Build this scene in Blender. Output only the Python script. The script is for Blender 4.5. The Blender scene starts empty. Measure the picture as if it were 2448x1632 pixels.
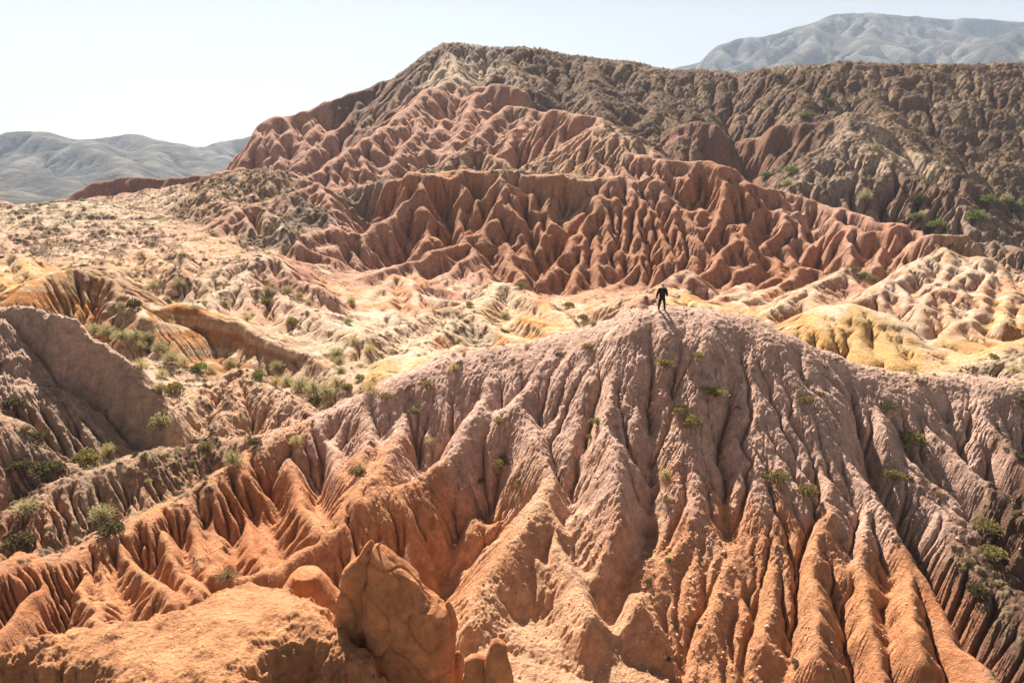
import bpy, math, random, time
import numpy as np
from mathutils import Vector
T0=time.time()
def log(*a): print('[%.1fs]'%(time.time()-T0),*a,flush=True)
rng=np.random.default_rng(7); random.seed(7)
f4=np.float32
scene=bpy.context.scene
COL=scene.collection
PITCH=math.radians(13.77); F=1632.0; CX,CY=1224.0,816.0
cp,sp=math.cos(PITCH),math.sin(PITCH)
K=0.0017                      # relative mesh step of the terrain sheet
SUN_AZ=math.radians(-17)      # measured from +Y (forward), negative = to the left
SUN_EL=math.radians(45)

def W(px,py,D):
    """point of the place seen at photo pixel px,py and lying D metres ahead of the viewpoint"""
    v=(CY-py)/F; u=(px-CX)/F
    ry=cp+v*sp; rz=-sp+v*cp
    t=D/ry
    return np.array([t*u,D,t*rz])
ZO={'n':(0,0,1.0),'Z1':(700,560,2.94),'Z2':(1600,540,2.7736),'Z3':(0,400,2.94),'Z4':(940,360,3.36),
    'Z5':(1500,360,2.94),'Z6':(560,80,2.94),'Z7':(1600,120,2.7736),'L':(0,600,2.613),'Q1':(0,0,1.9216),
    'Q2':(1224,0,1.9216),'Q3':(0,816,1.9216),'Q4':(1224,816,1.9216),'Z8':(500,1200,2.94)}
def NP(z,x,y):
    ox,oy,s=ZO[z]; return ox+x/s, oy+y/s
def R(z,*pts):
    return np.array([W(*NP(z,p[0],p[1]),p[2]) for p in pts])

# ---------------------------------------------------------------- noise
_perm=np.random.default_rng(3).permutation(4096).astype(np.int32)
_ang=(np.random.default_rng(4).random(4096)*2*np.pi).astype(f4)
_gx,_gy=np.cos(_ang),np.sin(_ang)
def perlin(x,y,seed=0):
    xi=np.floor(x).astype(np.int32); yi=np.floor(y).astype(np.int32)
    xf=(x-xi).astype(f4); yf=(y-yi).astype(f4)
    u=xf*xf*xf*(xf*(xf*6-15)+10); v=yf*yf*yf*(yf*(yf*6-15)+10)
    def g(ix,iy,dx,dy):
        h=_perm[(_perm[(ix+seed*131)&4095]+iy)&4095]
        return _gx[h]*dx+_gy[h]*dy
    a=g(xi,yi,xf,yf); b=g(xi+1,yi,xf-1,yf); c=g(xi,yi+1,xf,yf-1); d=g(xi+1,yi+1,xf-1,yf-1)
    return (a+u*(b-a)+v*((c+u*(d-c))-(a+u*(b-a))))*1.5
def fbm(x,y,o=4,seed=0,gain=.5):
    r=0;a=1.0;f=1.0
    for i in range(o):
        r=r+a*perlin(x*f+i*17.3,y*f-i*9.1,seed+i); a*=gain; f*=2.03
    return r
def worley(x,y,seed=0):
    xi=np.floor(x).astype(np.int32); yi=np.floor(y).astype(np.int32)
    best=np.full(x.shape,9,f4)
    for i in(-1,0,1):
        for j in(-1,0,1):
            h=_perm[(_perm[(xi+i+seed*131)&4095]+yi+j)&4095]
            px=xi+i+(h&63)/64.; py=yi+j+((h>>6)&63)/64.
            d=(px-x)**2+(py-y)**2
            best=np.minimum(best,d)
    return np.sqrt(best)
def sstep(x,a,b):
    t=np.clip((x-a)/(b-a),0,1); return t*t*(3-2*t)

# ---------------------------------------------------------------- grids
class Fan:
    """one sheet whose cells are square everywhere and grow with the distance"""
    def __init__(s,y0,y1,off,k,umax,umin=None):
        s.off=off;s.k=k
        s.n=int(math.log((y1+off)/(y0+off))/k)+1
        umin=-umax if umin is None else umin
        s.m=int((umax-umin)/k)+1
        s.y0=y0;s.umax=umax;s.umin=umin
        s.yr=((y0+off)*np.exp(k*np.arange(s.n))-off)
        s.ur=umin+k*np.arange(s.m)
        s.Y=np.repeat(s.yr[:,None],s.m,1).astype(f4)
        s.X=(s.ur[None,:]*(s.yr[:,None]+off)).astype(f4)
        s.cell=(k*(s.yr+off)).astype(f4)
    def rows(s,ya,yb):
        a=math.log(max(ya+s.off,s.y0+s.off)/(s.y0+s.off))/s.k
        b=math.log(max(yb+s.off,s.y0+s.off)/(s.y0+s.off))/s.k
        return max(0,int(a)),min(s.n,int(b)+2)
    def cols(s,xa,xb,ya,yb):
        us=[x/(max(y,s.y0)+s.off) for x in(xa,xb) for y in(ya,yb)]
        return max(0,int((min(us)-s.umin)/s.k)),min(s.m,int((max(us)-s.umin)/s.k)+2)
    def ij(s,x,y):
        return (x/(y+s.off)-s.umin)/s.k, np.log(np.maximum(y+s.off,.01)/(s.y0+s.off))/s.k
class Rect:
    def __init__(s,x0,x1,y0,y1,c):
        s.x0=x0;s.y0=y0;s.c=c;s.m=int((x1-x0)/c)+1;s.n=int((y1-y0)/c)+1
        s.X,s.Y=[a.astype(f4) for a in np.meshgrid(x0+c*np.arange(s.m),y0+c*np.arange(s.n))]
        s.cell=np.full(s.n,c,f4)
    def rows(s,ya,yb): return max(0,int((ya-s.y0)/s.c)),min(s.n,int((yb-s.y0)/s.c)+2)
    def cols(s,xa,xb,ya,yb): return max(0,int((xa-s.x0)/s.c)),min(s.m,int((xb-s.x0)/s.c)+2)
    def ij(s,x,y): return (x-s.x0)/s.c,(y-s.y0)/s.c
def bil(A,i,j):
    n,m=A.shape
    i=np.clip(i,0,m-1.001);j=np.clip(j,0,n-1.001)
    a=i.astype(int);b=j.astype(int);u=i-a;v=j-b
    return (A[b,a]*(1-u)+A[b,a+1]*u)*(1-v)+(A[b+1,a]*(1-u)+A[b+1,a+1]*u)*v
def smooth(Z,n=1):
    for _ in range(n):
        P=np.pad(Z,1,mode='edge')
        Z=(P[1:-1,1:-1]*4+(P[:-2,1:-1]+P[2:,1:-1]+P[1:-1,:-2]+P[1:-1,2:])*2+P[:-2,:-2]+P[2:,2:]+P[:-2,2:]+P[2:,:-2])/16
    return Z

# ---------------------------------------------------------------- ridges
class Ridge:
    # pts (n,3); sf slope of the side facing the camera, sb slope of the far side; r crest radius; H concavity depth
    def __init__(s,pts,sf=.9,sb=None,r=.5,H=None,reach=None,sub=None,w=0,seed=0):
        s.p=np.asarray(pts,float);s.sf=sf;s.sb=sb if sb else sf;s.r=r;s.H=H;s.reach=reach;s.sub=sub;s.w=w
def stamp(G,Z,X,Y,rd,floor=-30):
    nseg=len(rd.p)-1
    for si,(a,b) in enumerate(zip(rd.p[:-1],rd.p[1:])):
        S=min(rd.sf,rd.sb)
        top=max(a[2],b[2])
        reach=rd.reach or (top-floor)/S*1.15
        xa,xb=min(a[0],b[0])-reach,max(a[0],b[0])+reach
        ya,yb=min(a[1],b[1])-reach,max(a[1],b[1])+reach
        r0,r1=G.rows(ya,yb);c0,c1=G.cols(xa,xb,ya,yb)
        if r0>=r1 or c0>=c1: continue
        x=X[r0:r1,c0:c1]-f4(a[0]);y=Y[r0:r1,c0:c1]-f4(a[1])
        dx,dy=b[0]-a[0],b[1]-a[1];L2=dx*dx+dy*dy+1e-9
        t=(x*f4(dx)+y*f4(dy))/f4(L2)
        np.clip(t,0,1,out=t)
        ex=x-t*f4(dx);ey=y-t*f4(dy)
        d=np.sqrt(ex*ex+ey*ey)
        if rd.sf!=rd.sb:
            q=np.clip(.5-ey/(d+.05)*.9,0,1)     # 1 = camera side
            Sx=(rd.sb+(rd.sf-rd.sb)*q).astype(f4)
            if si==0 or si==nseg-1:      # ends of a ridge fall off as steeply as its steeper side
                Ln=math.sqrt(L2);ov=(ex*f4(dx/Ln)+ey*f4(dy/Ln))/(d+.05)
                cap=np.clip(-ov if si==0 else ov,0,1)
                if nseg==1: cap=np.clip(np.abs(ov),0,1)
                Sx=Sx+(max(rd.sf,rd.sb)-Sx)*cap
        else: Sx=f4(rd.sf)
        if rd.w: d=np.maximum(d-rd.w,0)
        d=np.sqrt(d*d+f4(rd.r*rd.r))-f4(rd.r)
        h=f4(a[2])+t*f4(b[2]-a[2])
        if rd.H:
            z=h-f4(rd.H)*(1-np.exp(-d*Sx/f4(rd.H)))
        else: z=h-d*Sx
        z=np.where(d>reach,f4(-999),z)
        np.maximum(Z[r0:r1,c0:c1],z,out=Z[r0:r1,c0:c1])
def resample(p,step):
    seg=np.linalg.norm(np.diff(p[:,:2],axis=0),axis=1);L=np.concatenate([[0],np.cumsum(seg)])
    n=max(2,int(L[-1]/step)+1);t=np.linspace(0,L[-1],n)
    return np.stack([np.interp(t,L,p[:,i]) for i in range(3)],1)
def spurs(rd,spacing,length,side='both',g=.72,fl=1.15,ang=35,r=None,seed=0,H=None,jit=.35,start=0):
    """side ridges running down both flanks of a ridge"""
    rn=random.Random(seed*77+len(rd.p)*3+int(abs(rd.p[0][0]*10)))
    out=[]
    P=resample(rd.p,spacing)
    for i in range(len(P)):
        a=P[max(i-1,0)];b=P[min(i+1,len(P)-1)]
        t=(b-a)[:2];t/=np.linalg.norm(t)+1e-9
        drop=a[2]-b[2]
        if drop<0: t=-t
        steep=min(1,abs(drop)/(np.linalg.norm((b-a)[:2])+1e-6)/.35)
        for sgn in(-1,1):
            nrm=np.array([-t[1],t[0]])*sgn
            if side=='front' and nrm[1]>.25: continue
            if side=='back' and nrm[1]<-.25: continue
            if rn.random()<.12: continue
            an=math.radians(ang*steep+rn.uniform(-14,14))
            d=nrm*math.cos(an)+t*math.sin(an)
            S=rd.sf if nrm[1]<0 else rd.sb
            L=length*rn.uniform(.55,1.25)
            q=P[i,:2]+t*rn.uniform(-jit,jit)*spacing
            h0=P[i,2]-rn.uniform(.0,.05)*length
            if start:
                q=q+d*start;h0-=(H or rd.H)*(1-math.exp(-start*S*.82/(H or rd.H)))-.0
            k=5;pts=[];bend=rn.uniform(-.5,.5)
            gg=S*g*rn.uniform(.88,1.08)*math.cos(an)**.5
            HH=H or rd.H
            for j in range(k+1):
                s_=L*j/k
                off=bend*math.sin(s_/L*2.2)*L*.12
                dz=gg*s_ if not HH else HH*(1-math.exp(-gg*s_/HH))
                pts.append([q[0]+d[0]*s_-d[1]*off,q[1]+d[1]*s_+d[0]*off,h0-dz])
            out.append(Ridge(pts,sf=S*fl,r=r or rd.r*.6,H=HH))
    return out

def erode(G,Z,N,steps=45,batch=60000,er=.25,cap=3.,dep=.12,inertia=.12,evap=.02,mask=None,seed=1,minslope=.01,maxcut=.3):
    rg=np.random.default_rng(seed);n,m=Z.shape
    Z=Z.astype(np.float64)
    cell=G.cell.astype(np.float64)
    for bi in range(max(1,N//batch)):
        D=np.zeros(Z.size)
        i=rg.random(batch)*(m-3)+1;j=rg.random(batch)*(n-3)+1
        if mask is not None:
            keep=rg.random(batch)<mask[j.astype(int),i.astype(int)];i=i[keep];j=j[keep]
        vx=np.zeros(len(i));vy=np.zeros(len(i));wt=np.ones(len(i));sed=np.zeros(len(i));spd=np.ones(len(i))
        Zf=Z.ravel()
        for s in range(steps):
            a=i.astype(np.int64);b=j.astype(np.int64);u=i-a;v=j-b
            o=b*m+a
            z00=Zf[o];z10=Zf[o+1];z01=Zf[o+m];z11=Zf[o+m+1]
            c=cell[b]
            gx=((z10-z00)*(1-v)+(z11-z01)*v)/c;gy=((z01-z00)*(1-u)+(z11-z10)*u)/c
            h=(z00*(1-u)+z10*u)*(1-v)+(z01*(1-u)+z11*u)*v
            vx=vx*inertia-gx*(1-inertia);vy=vy*inertia-gy*(1-inertia)
            L=np.sqrt(vx*vx+vy*vy)+1e-6;vx/=L;vy/=L
            ni=i+vx;nj=j+vy
            ok=(ni>1)&(ni<m-3)&(nj>1)&(nj<n-3)
            ni=np.where(ok,ni,i);nj=np.where(ok,nj,j)
            a2=ni.astype(np.int64);b2=nj.astype(np.int64);u2=ni-a2;v2=nj-b2;o2=b2*m+a2
            h2=(Zf[o2]*(1-u2)+Zf[o2+1]*u2)*(1-v2)+(Zf[o2+m]*(1-u2)+Zf[o2+m+1]*u2)*v2
            dh=(h2-h)/c
            capa=np.maximum(-dh,minslope)*spd*wt*cap*.1
            up=dh>0
            dp=np.where(up,np.minimum(dh,sed),np.where(sed>capa,(sed-capa)*dep,0))
            ero=np.where(~up&(sed<=capa),np.minimum((capa-sed)*er,-dh*.5),0)
            ero=np.maximum(ero,0)*ok;dp=dp*ok
            sed+=ero-dp
            amt=(dp-ero)*c
            D+=np.bincount(o,amt*(1-u)*(1-v),D.size)+np.bincount(o+1,amt*u*(1-v),D.size)+np.bincount(o+m,amt*(1-u)*v,D.size)+np.bincount(o+m+1,amt*u*v,D.size) if False else 0
            np.add.at(D,o,amt*(1-u)*(1-v));np.add.at(D,o+1,amt*u*(1-v));np.add.at(D,o+m,amt*(1-u)*v);np.add.at(D,o+m+1,amt*u*v)
            spd=np.sqrt(np.clip(spd*spd-dh*1.0,0.05,9));wt*=1-evap
            i,j=ni,nj
        D=D.reshape(n,m);lim=maxcut*cell[:,None]*3
        D=np.clip(D,-lim,lim)
        Z+=smooth(D,1)
    return Z.astype(f4)

def rivers(G,Z,its=5,kf=1.0,m=.5,seed=1,maxcut=2.5,diff=.5,kmap=None,relief=None,acrit=None,creep=None):
    """let running water cut the slopes: drainage area by steepest descent, implicit downcutting, creep on the ribs"""
    n,mm=Z.shape;Z=Z.astype(np.float64);Z0=Z.copy();rg=np.random.default_rng(seed)
    cell=np.repeat(G.cell.astype(np.float64)[:,None],mm,1)
    offs=[(-1,-1),(-1,0),(-1,1),(0,-1),(0,1),(1,-1),(1,0),(1,1)]
    idx=np.arange(n*mm).reshape(n,mm)
    for it in range(its):
        best=np.zeros((n,mm));rc=idx.copy();dist=np.ones((n,mm))
        Zi=Z+rg.normal(0,1,(n,mm))*cell*.02
        for dj,di in offs:
            sh=np.full((n,mm),1e9)
            a0,a1=max(0,-dj),n-max(0,dj);b0,b1=max(0,-di),mm-max(0,di)
            sh[a0:a1,b0:b1]=Zi[a0+dj:a1+dj,b0+di:b1+di]
            L=math.hypot(dj,di)
            sl=(Zi-sh)/L*rg.uniform(.75,1.25,(n,mm)).astype(f4)
            sl[Zi<=sh]=0
            k=sl>best
            best[k]=sl[k];rc[k]=(idx+dj*mm+di)[k];dist[k]=L
        order=np.argsort(Zi.ravel(),kind='stable')
        rcl=rc.ravel().tolist();ol=order.tolist()
        A=(cell*cell).ravel().tolist()
        for i in reversed(ol):
            r=rcl[i]
            if r!=i:A[r]+=A[i]
        A=np.array(A).reshape(n,mm)
        Fk=kf*np.power(A,m)/(dist*cell)
        if acrit is not None:Fk=Fk*(A/(A+acrit))**1.5
        if kmap is not None:Fk=Fk*kmap
        Fl=Fk.ravel().tolist();z=Z.ravel().tolist()
        for i in ol:
            r=rcl[i]
            if r!=i:
                f=Fl[i];zr=z[r];zi=z[i]
                if zr<zi:z[i]=(zi+f*zr)/(1+f)
        Z=np.array(z).reshape(n,mm)
        ms=Z0-maxcut*(relief if relief is not None else 1)
        Z=np.maximum(Z,ms+(Z-ms)*.15)
        if it<its-1 or True:
            S_=smooth(Z,3);wd=diff*np.exp(-A/(creep if creep is not None else 14*cell*cell))
            Z=Z*(1-wd)+S_*wd
    return Z.astype(f4),A.astype(f4)
# ---------------------------------------------------------------- the place
#TERRAIN-BEGIN
rid=[]     # every ridge of the badlands
def add(rd,*sp,**k):
    rid.append(rd)
    for kw in sp:
        L1=spurs(rd,**kw)
        rid.extend(L1)
        if kw.get('length',1)>3.0 and not k.get('nosub'):
            for q in L1: rid.extend(spurs(q,kw['spacing']*.42,kw['length']*.3,g=.72,ang=42,seed=kw.get('seed',0)+5,r=q.r*.6))
    return rd
# near ridge with the person on it
crest=R('n',(-300,1330,29),(0,1343,31.3),(135,1343,32),(281,1265,34.8),(448,1187,37.8),(583,1103,40.8),(676,1025,43.7),(791,984,45),(895,937,46),(978,885,47),
 (1082,843,48),(1249,822,48),(1353,801,48),(1457,765,47.5),(1530,737,47),(1587,735,47),(1665,739,47),(1769,753,47.5),(1873,796,48),(1977,843,48.5),(2144,892,49),(2290,897,50),(2448,908,50),(2700,930,50),(3000,960,50))
NR=Ridge(crest,sf=1.15,sb=.9,r=2.2,H=24)
rid.append(NR)
rid+=spurs(NR,4.2,6,side='front',g=.74,ang=15,seed=3,r=.5,H=24,start=4.5)
rid+=spurs(NR,3.4,7,side='back',g=.8,ang=15,seed=4,r=.4)
near=[ # traced spurs on its face: sharp crests with rounded shoulders
 [(281,1265,34.8),(312,1336,33),(364,1383,31.6),(411,1430,30.2)],
 [(135,1343,32),(52,1440,29.8),(0,1503,28.3),(-80,1570,26.8)],
 [(200,1300,33.4),(225,1380,31.3),(240,1450,29.7),(250,1490,28.8)],
 [(380,1222,36.6),(416,1305,34),(448,1368,32.2),(468,1399,31.4)],
 [(458,1180,38),(489,1310,34.3),(505,1368,32.6)],
 [(545,1130,41),(588,1222,38),(635,1316,35),(637,1357,33.8)],
 [(676,1030,44),(700,1123,40.5),(729,1201,38),(755,1258,36)],
 [(760,995,44.6),(800,1090,41.5),(830,1160,39),(815,1220,37)],
 [(895,937,46),(880,1040,42.5),(870,1120,39.8),(850,1190,37.5)],
 [(1000,872,47.3),(960,990,43.8),(930,1080,41),(900,1140,39)],
 [(1200,822,48),(1160,960,43.5),(1080,1080,40.2),(989,1150,38.2),(900,1180,37.2),(781,1274,35),(676,1352,33.3),(520,1394,32.3),(416,1430,31)],
 [(1353,801,48),(1290,900,45.2),(1224,972,42.9),(1276,1040,40.8),(1328,1128,38.4),(1302,1190,36.6),(1250,1248,35),(1180,1370,32),(1140,1450,30)],
 [(1328,1128,38.4),(1400,1230,35.3),(1480,1330,33),(1510,1400,31.3)],
 [(1302,1190,36.6),(1330,1290,33.8),(1370,1380,31.6),(1400,1440,30)],
 [(1490,755,47.3),(1470,900,42.8),(1450,1030,39.6),(1470,1150,36.6),(1490,1230,34.9)],
 [(1665,739,47),(1713,920,42.6),(1680,1128,38),(1652,1258,35.2),(1547,1362,33),(1490,1480,30.3)],
 [(1745,755,47.3),(1790,946,42.3),(1780,1076,39.3),(1765,1258,35.5),(1744,1336,33.8),(1700,1500,30.5)],
 [(1790,946,42.3),(1860,1080,39.5),(1855,1200,36.6),(1845,1340,33.7),(1830,1520,30)],
 [(1769,753,47.5),(1840,900,44.7),(1905,970,43),(1980,1040,41.2),(2082,1139,38.4),(2180,1270,35),(2260,1400,31.9),(2330,1530,28.8),(2370,1620,27)],
 [(1980,1040,41),(1975,1160,37.3),(1960,1300,34),(1950,1420,31.5),(1950,1560,28.7)],
 [(2082,1139,38.2),(2060,1260,35),(2060,1370,32.6),(2080,1480,30.3),(2100,1620,28)],
 [(2180,1270,34.8),(2180,1400,31.5),(2200,1540,28.8)],
 [(2144,892,49),(2200,1010,45.4),(2290,1090,43),(2370,1170,41),(2448,1225,39.5),(2600,1320,37)],
 [(2290,900,50),(2360,1020,46),(2448,1100,43.5),(2560,1180,41)],
 [(2080,880,48.8),(2110,990,45),(2120,1080,42.5)],
]
for k,pts in enumerate(near):
    big=k in(10,11,15,16,18,22)
    pts=[(p[0],p[1],p[2]*(1-.05*i/(len(pts)-1))) for i,p in enumerate(pts)]
    q=Ridge(R('n',*pts),sf=1.3 if big else 1.5,r=.5 if big else .4,H=18)
    rid.append(q)
    s1=spurs(q,2.0,3.8 if big else 2.3,g=.70,ang=48,seed=k+20,r=.35,H=18)
    rid+=s1[::2]
# low mounds of the apron in front
for pts in ([(1080,1485,28.6),(1200,1500,28.3),(1330,1545,27.6),(1500,1612,26.4)],[(1150,1560,26.6),(1350,1632,25.3)]):
    rid.append(Ridge(R('n',*pts),sf=.5,r=.6))
# scrub ridge behind its left arm
c2=Ridge(R('n',(-150,1290,35.5),(0,1240,37),(50,1200,38),(126,1155,39),(214,1124,40),(279,1097,41),(364,1075,42),(440,1075,43),(517,1052,44),(612,1040,44.3),(676,1027,44.2)),sf=.62,sb=.8,r=.5)
add(c2,dict(spacing=3,length=4,seed=2,g=.8))
# fin, pale slopes at the left
fin=Ridge(R('L',(-700,250,54),(-300,330,53),(0,318,52.5),(60,345,52.5),(130,318,52.5),(200,345,52),(300,402,51.5),(400,378,51),(480,440,50.5),(560,545,50),(640,560,49.5),(740,640,49),(850,730,48.2),(950,850,47.4),(1030,1000,46.4),(1050,1090,45.6)),sf=3.6,sb=2.2,r=.6)
rid.append(fin)
rid.append(Ridge(R('n',(-300,850,48),(0,891,47.5),(60,915,47),(115,944,46.5),(172,1002,45.5),(245,1067,44)),sf=.85,sb=.8,r=1.6))
rid+=spurs(rid[-1],1.6,4,side='front',seed=8,g=.8,r=.3)
rid.append(Ridge(R('n',(-300,900,43),(0,998,42.5),(77,1059,42),(153,1109,41.5),(207,1124,41.5)),sf=1.1,sb=.8,r=1.0))
rid+=spurs(rid[-1],2.2,4,side='front',seed=9,g=.85,r=.3)
rid.append(Ridge(R('L',(0,440,50.5),(100,600,49.5),(60,700,48.5)),sf=.9,r=.9))
# small cone in the valley
for p in ([(574,874,56),(497,925,53),(421,983,49),(413,1021,47.5)],[(574,874,56),(612,906,54),(689,956,51),(735,985,49)],[(574,874,56),(560,960,51),(520,1010,48)]):
    add(Ridge(R('n',*p),sf=.85,r=.3),dict(spacing=1.6,length=2.2,seed=11,g=.8))
# path hill with the ochre scarp
ph=Ridge(R('Z3',(1850,600,98),(1760,680,95),(1660,800,88),(1500,900,83),(1400,960,80),(1250,955,77),(1120,985,75),(1040,1060,73.5)),sf=.7,sb=.45,r=1.2)
add(ph,dict(spacing=5,length=9,seed=12,g=.8))
add(Ridge(R('Z3',(1850,600,98),(2000,680,95),(2100,790,92),(2230,830,89)),sf=.8,sb=.9,r=.6),dict(spacing=3,length=5,seed=13,g=.8))
add(Ridge(R('Z3',(1660,800,88),(1900,860,86),(2100,960,82),(2352,1080,77),(2500,1150,74)),sf=.45,sb=.6,r=1.2,H=9),dict(spacing=3.4,length=8,seed=14,g=.82))
add(Ridge(R('L',(1500,440,74),(1800,560,70),(2050,720,65),(2150,780,61)),sf=.9,sb=.55,r=.3),dict(spacing=2.4,length=3,seed=15,side='back'))
sc=Ridge(np.vstack([R('Z3',(1040,1070,73),(1120,990,74),(1250,960,75),(1400,1000,74),(1500,1050,73),(1700,1100,72)),R('L',(1700,560,69),(1900,650,66.5),(2060,740,63.5),(2140,790,61.5))]),sf=3.2,sb=.4,r=.35)
rid.append(sc)
# orange hill
oh=Ridge(R('Z3',(-300,1000,69),(60,930,72),(200,810,76),(350,730,79),(560,705,82),(720,770,80),(900,900,76),(1010,1020,72)),sf=.95,sb=.6,r=.9)
add(oh,dict(spacing=4.5,length=3.0,seed=16,side='front'),dict(spacing=4,length=5,seed=17,side='back'))
for p in ([(100,600,94),(200,690,89),(290,780,84)],[(200,590,96),(300,720,90)],[(0,700,90),(60,800,84),(100,860,80)],[(-200,640,92),(-60,800,84)],[(720,650,96),(800,760,88),(860,830,84)],[(1000,560,104),(1130,650,98),(1280,720,92)],[(1130,520,108),(1300,620,100)],[(-100,560,98),(0,640,92)]):
    add(Ridge(R('Z3',*p),sf=.8,r=.7),dict(spacing=2.2,length=3,seed=18))
# broad scrub hill at the left
L1=Ridge(R('Z3',(-900,330,165),(-300,310,155),(0,300,150),(300,252,150),(560,237,148),(760,330,140),(1000,372,133),(1200,425,127),(1400,475,120),(1560,560,114),(1700,612,108)),sf=.20,sb=.35,r=7,H=None)
L1.reach=75
rid.append(L1)
rid+=spurs(L1,11,34,side='front',g=.86,fl=2.0,ang=25,seed=19,r=3,jit=.5)
rid.append(Ridge(R('Z3',(300,380,140),(500,520,118),(640,600,104),(760,660,97)),sf=.3,r=3))
L2=Ridge(R('n',(190,480,200),(306,465,198),(374,451,196),(442,444,190),(530,420,185),(602,407,182),(680,407,175)),sf=.42,sb=.5,r=3)
add(L2,dict(spacing=9,length=20,seed=21,g=.85))
rw=Ridge(R('n',(60,505,250),(136,484,245),(190,454,240),(245,427,240),(282,415,240),(367,422,240),(442,420,238),(466,414,238),(493,419,235),(544,403,225),(580,395,220)),sf=1.6,sb=.9,r=1)
rid.append(rw);rid+=spurs(rw,4,9,side='front',g=.8,seed=22,r=.5)
rid.append(Ridge(R('n',(-300,470,260),(0,482,260),(60,492,255),(130,500,250)),sf=.7,r=2))
for p,s in (([(1760,240,130),(1600,350,125),(1480,430,120),(1380,480,116)],.9),([(1760,240,130),(1900,330,126),(2090,510,116)],.9),([(1760,240,130),(1740,400,122)],1.),
            ([(1480,150,160),(1600,230,150),(1700,300,140)],.5),([(900,290,155),(1100,330,145),(1300,400,132),(1420,440,126)],.8),
            ([(2000,190,140),(2200,260,135),(2340,400,125)],.75),([(2000,190,140),(2080,380,128),(2200,430,122)],.8),([(2230,90,150),(2352,290,138)],1.1),([(2230,90,150),(2050,170,146),(1830,235,142)],.8)):
    add(Ridge(R('Z3',*p),sf=s,r=.8),dict(spacing=3.4,length=5,seed=23))
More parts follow.
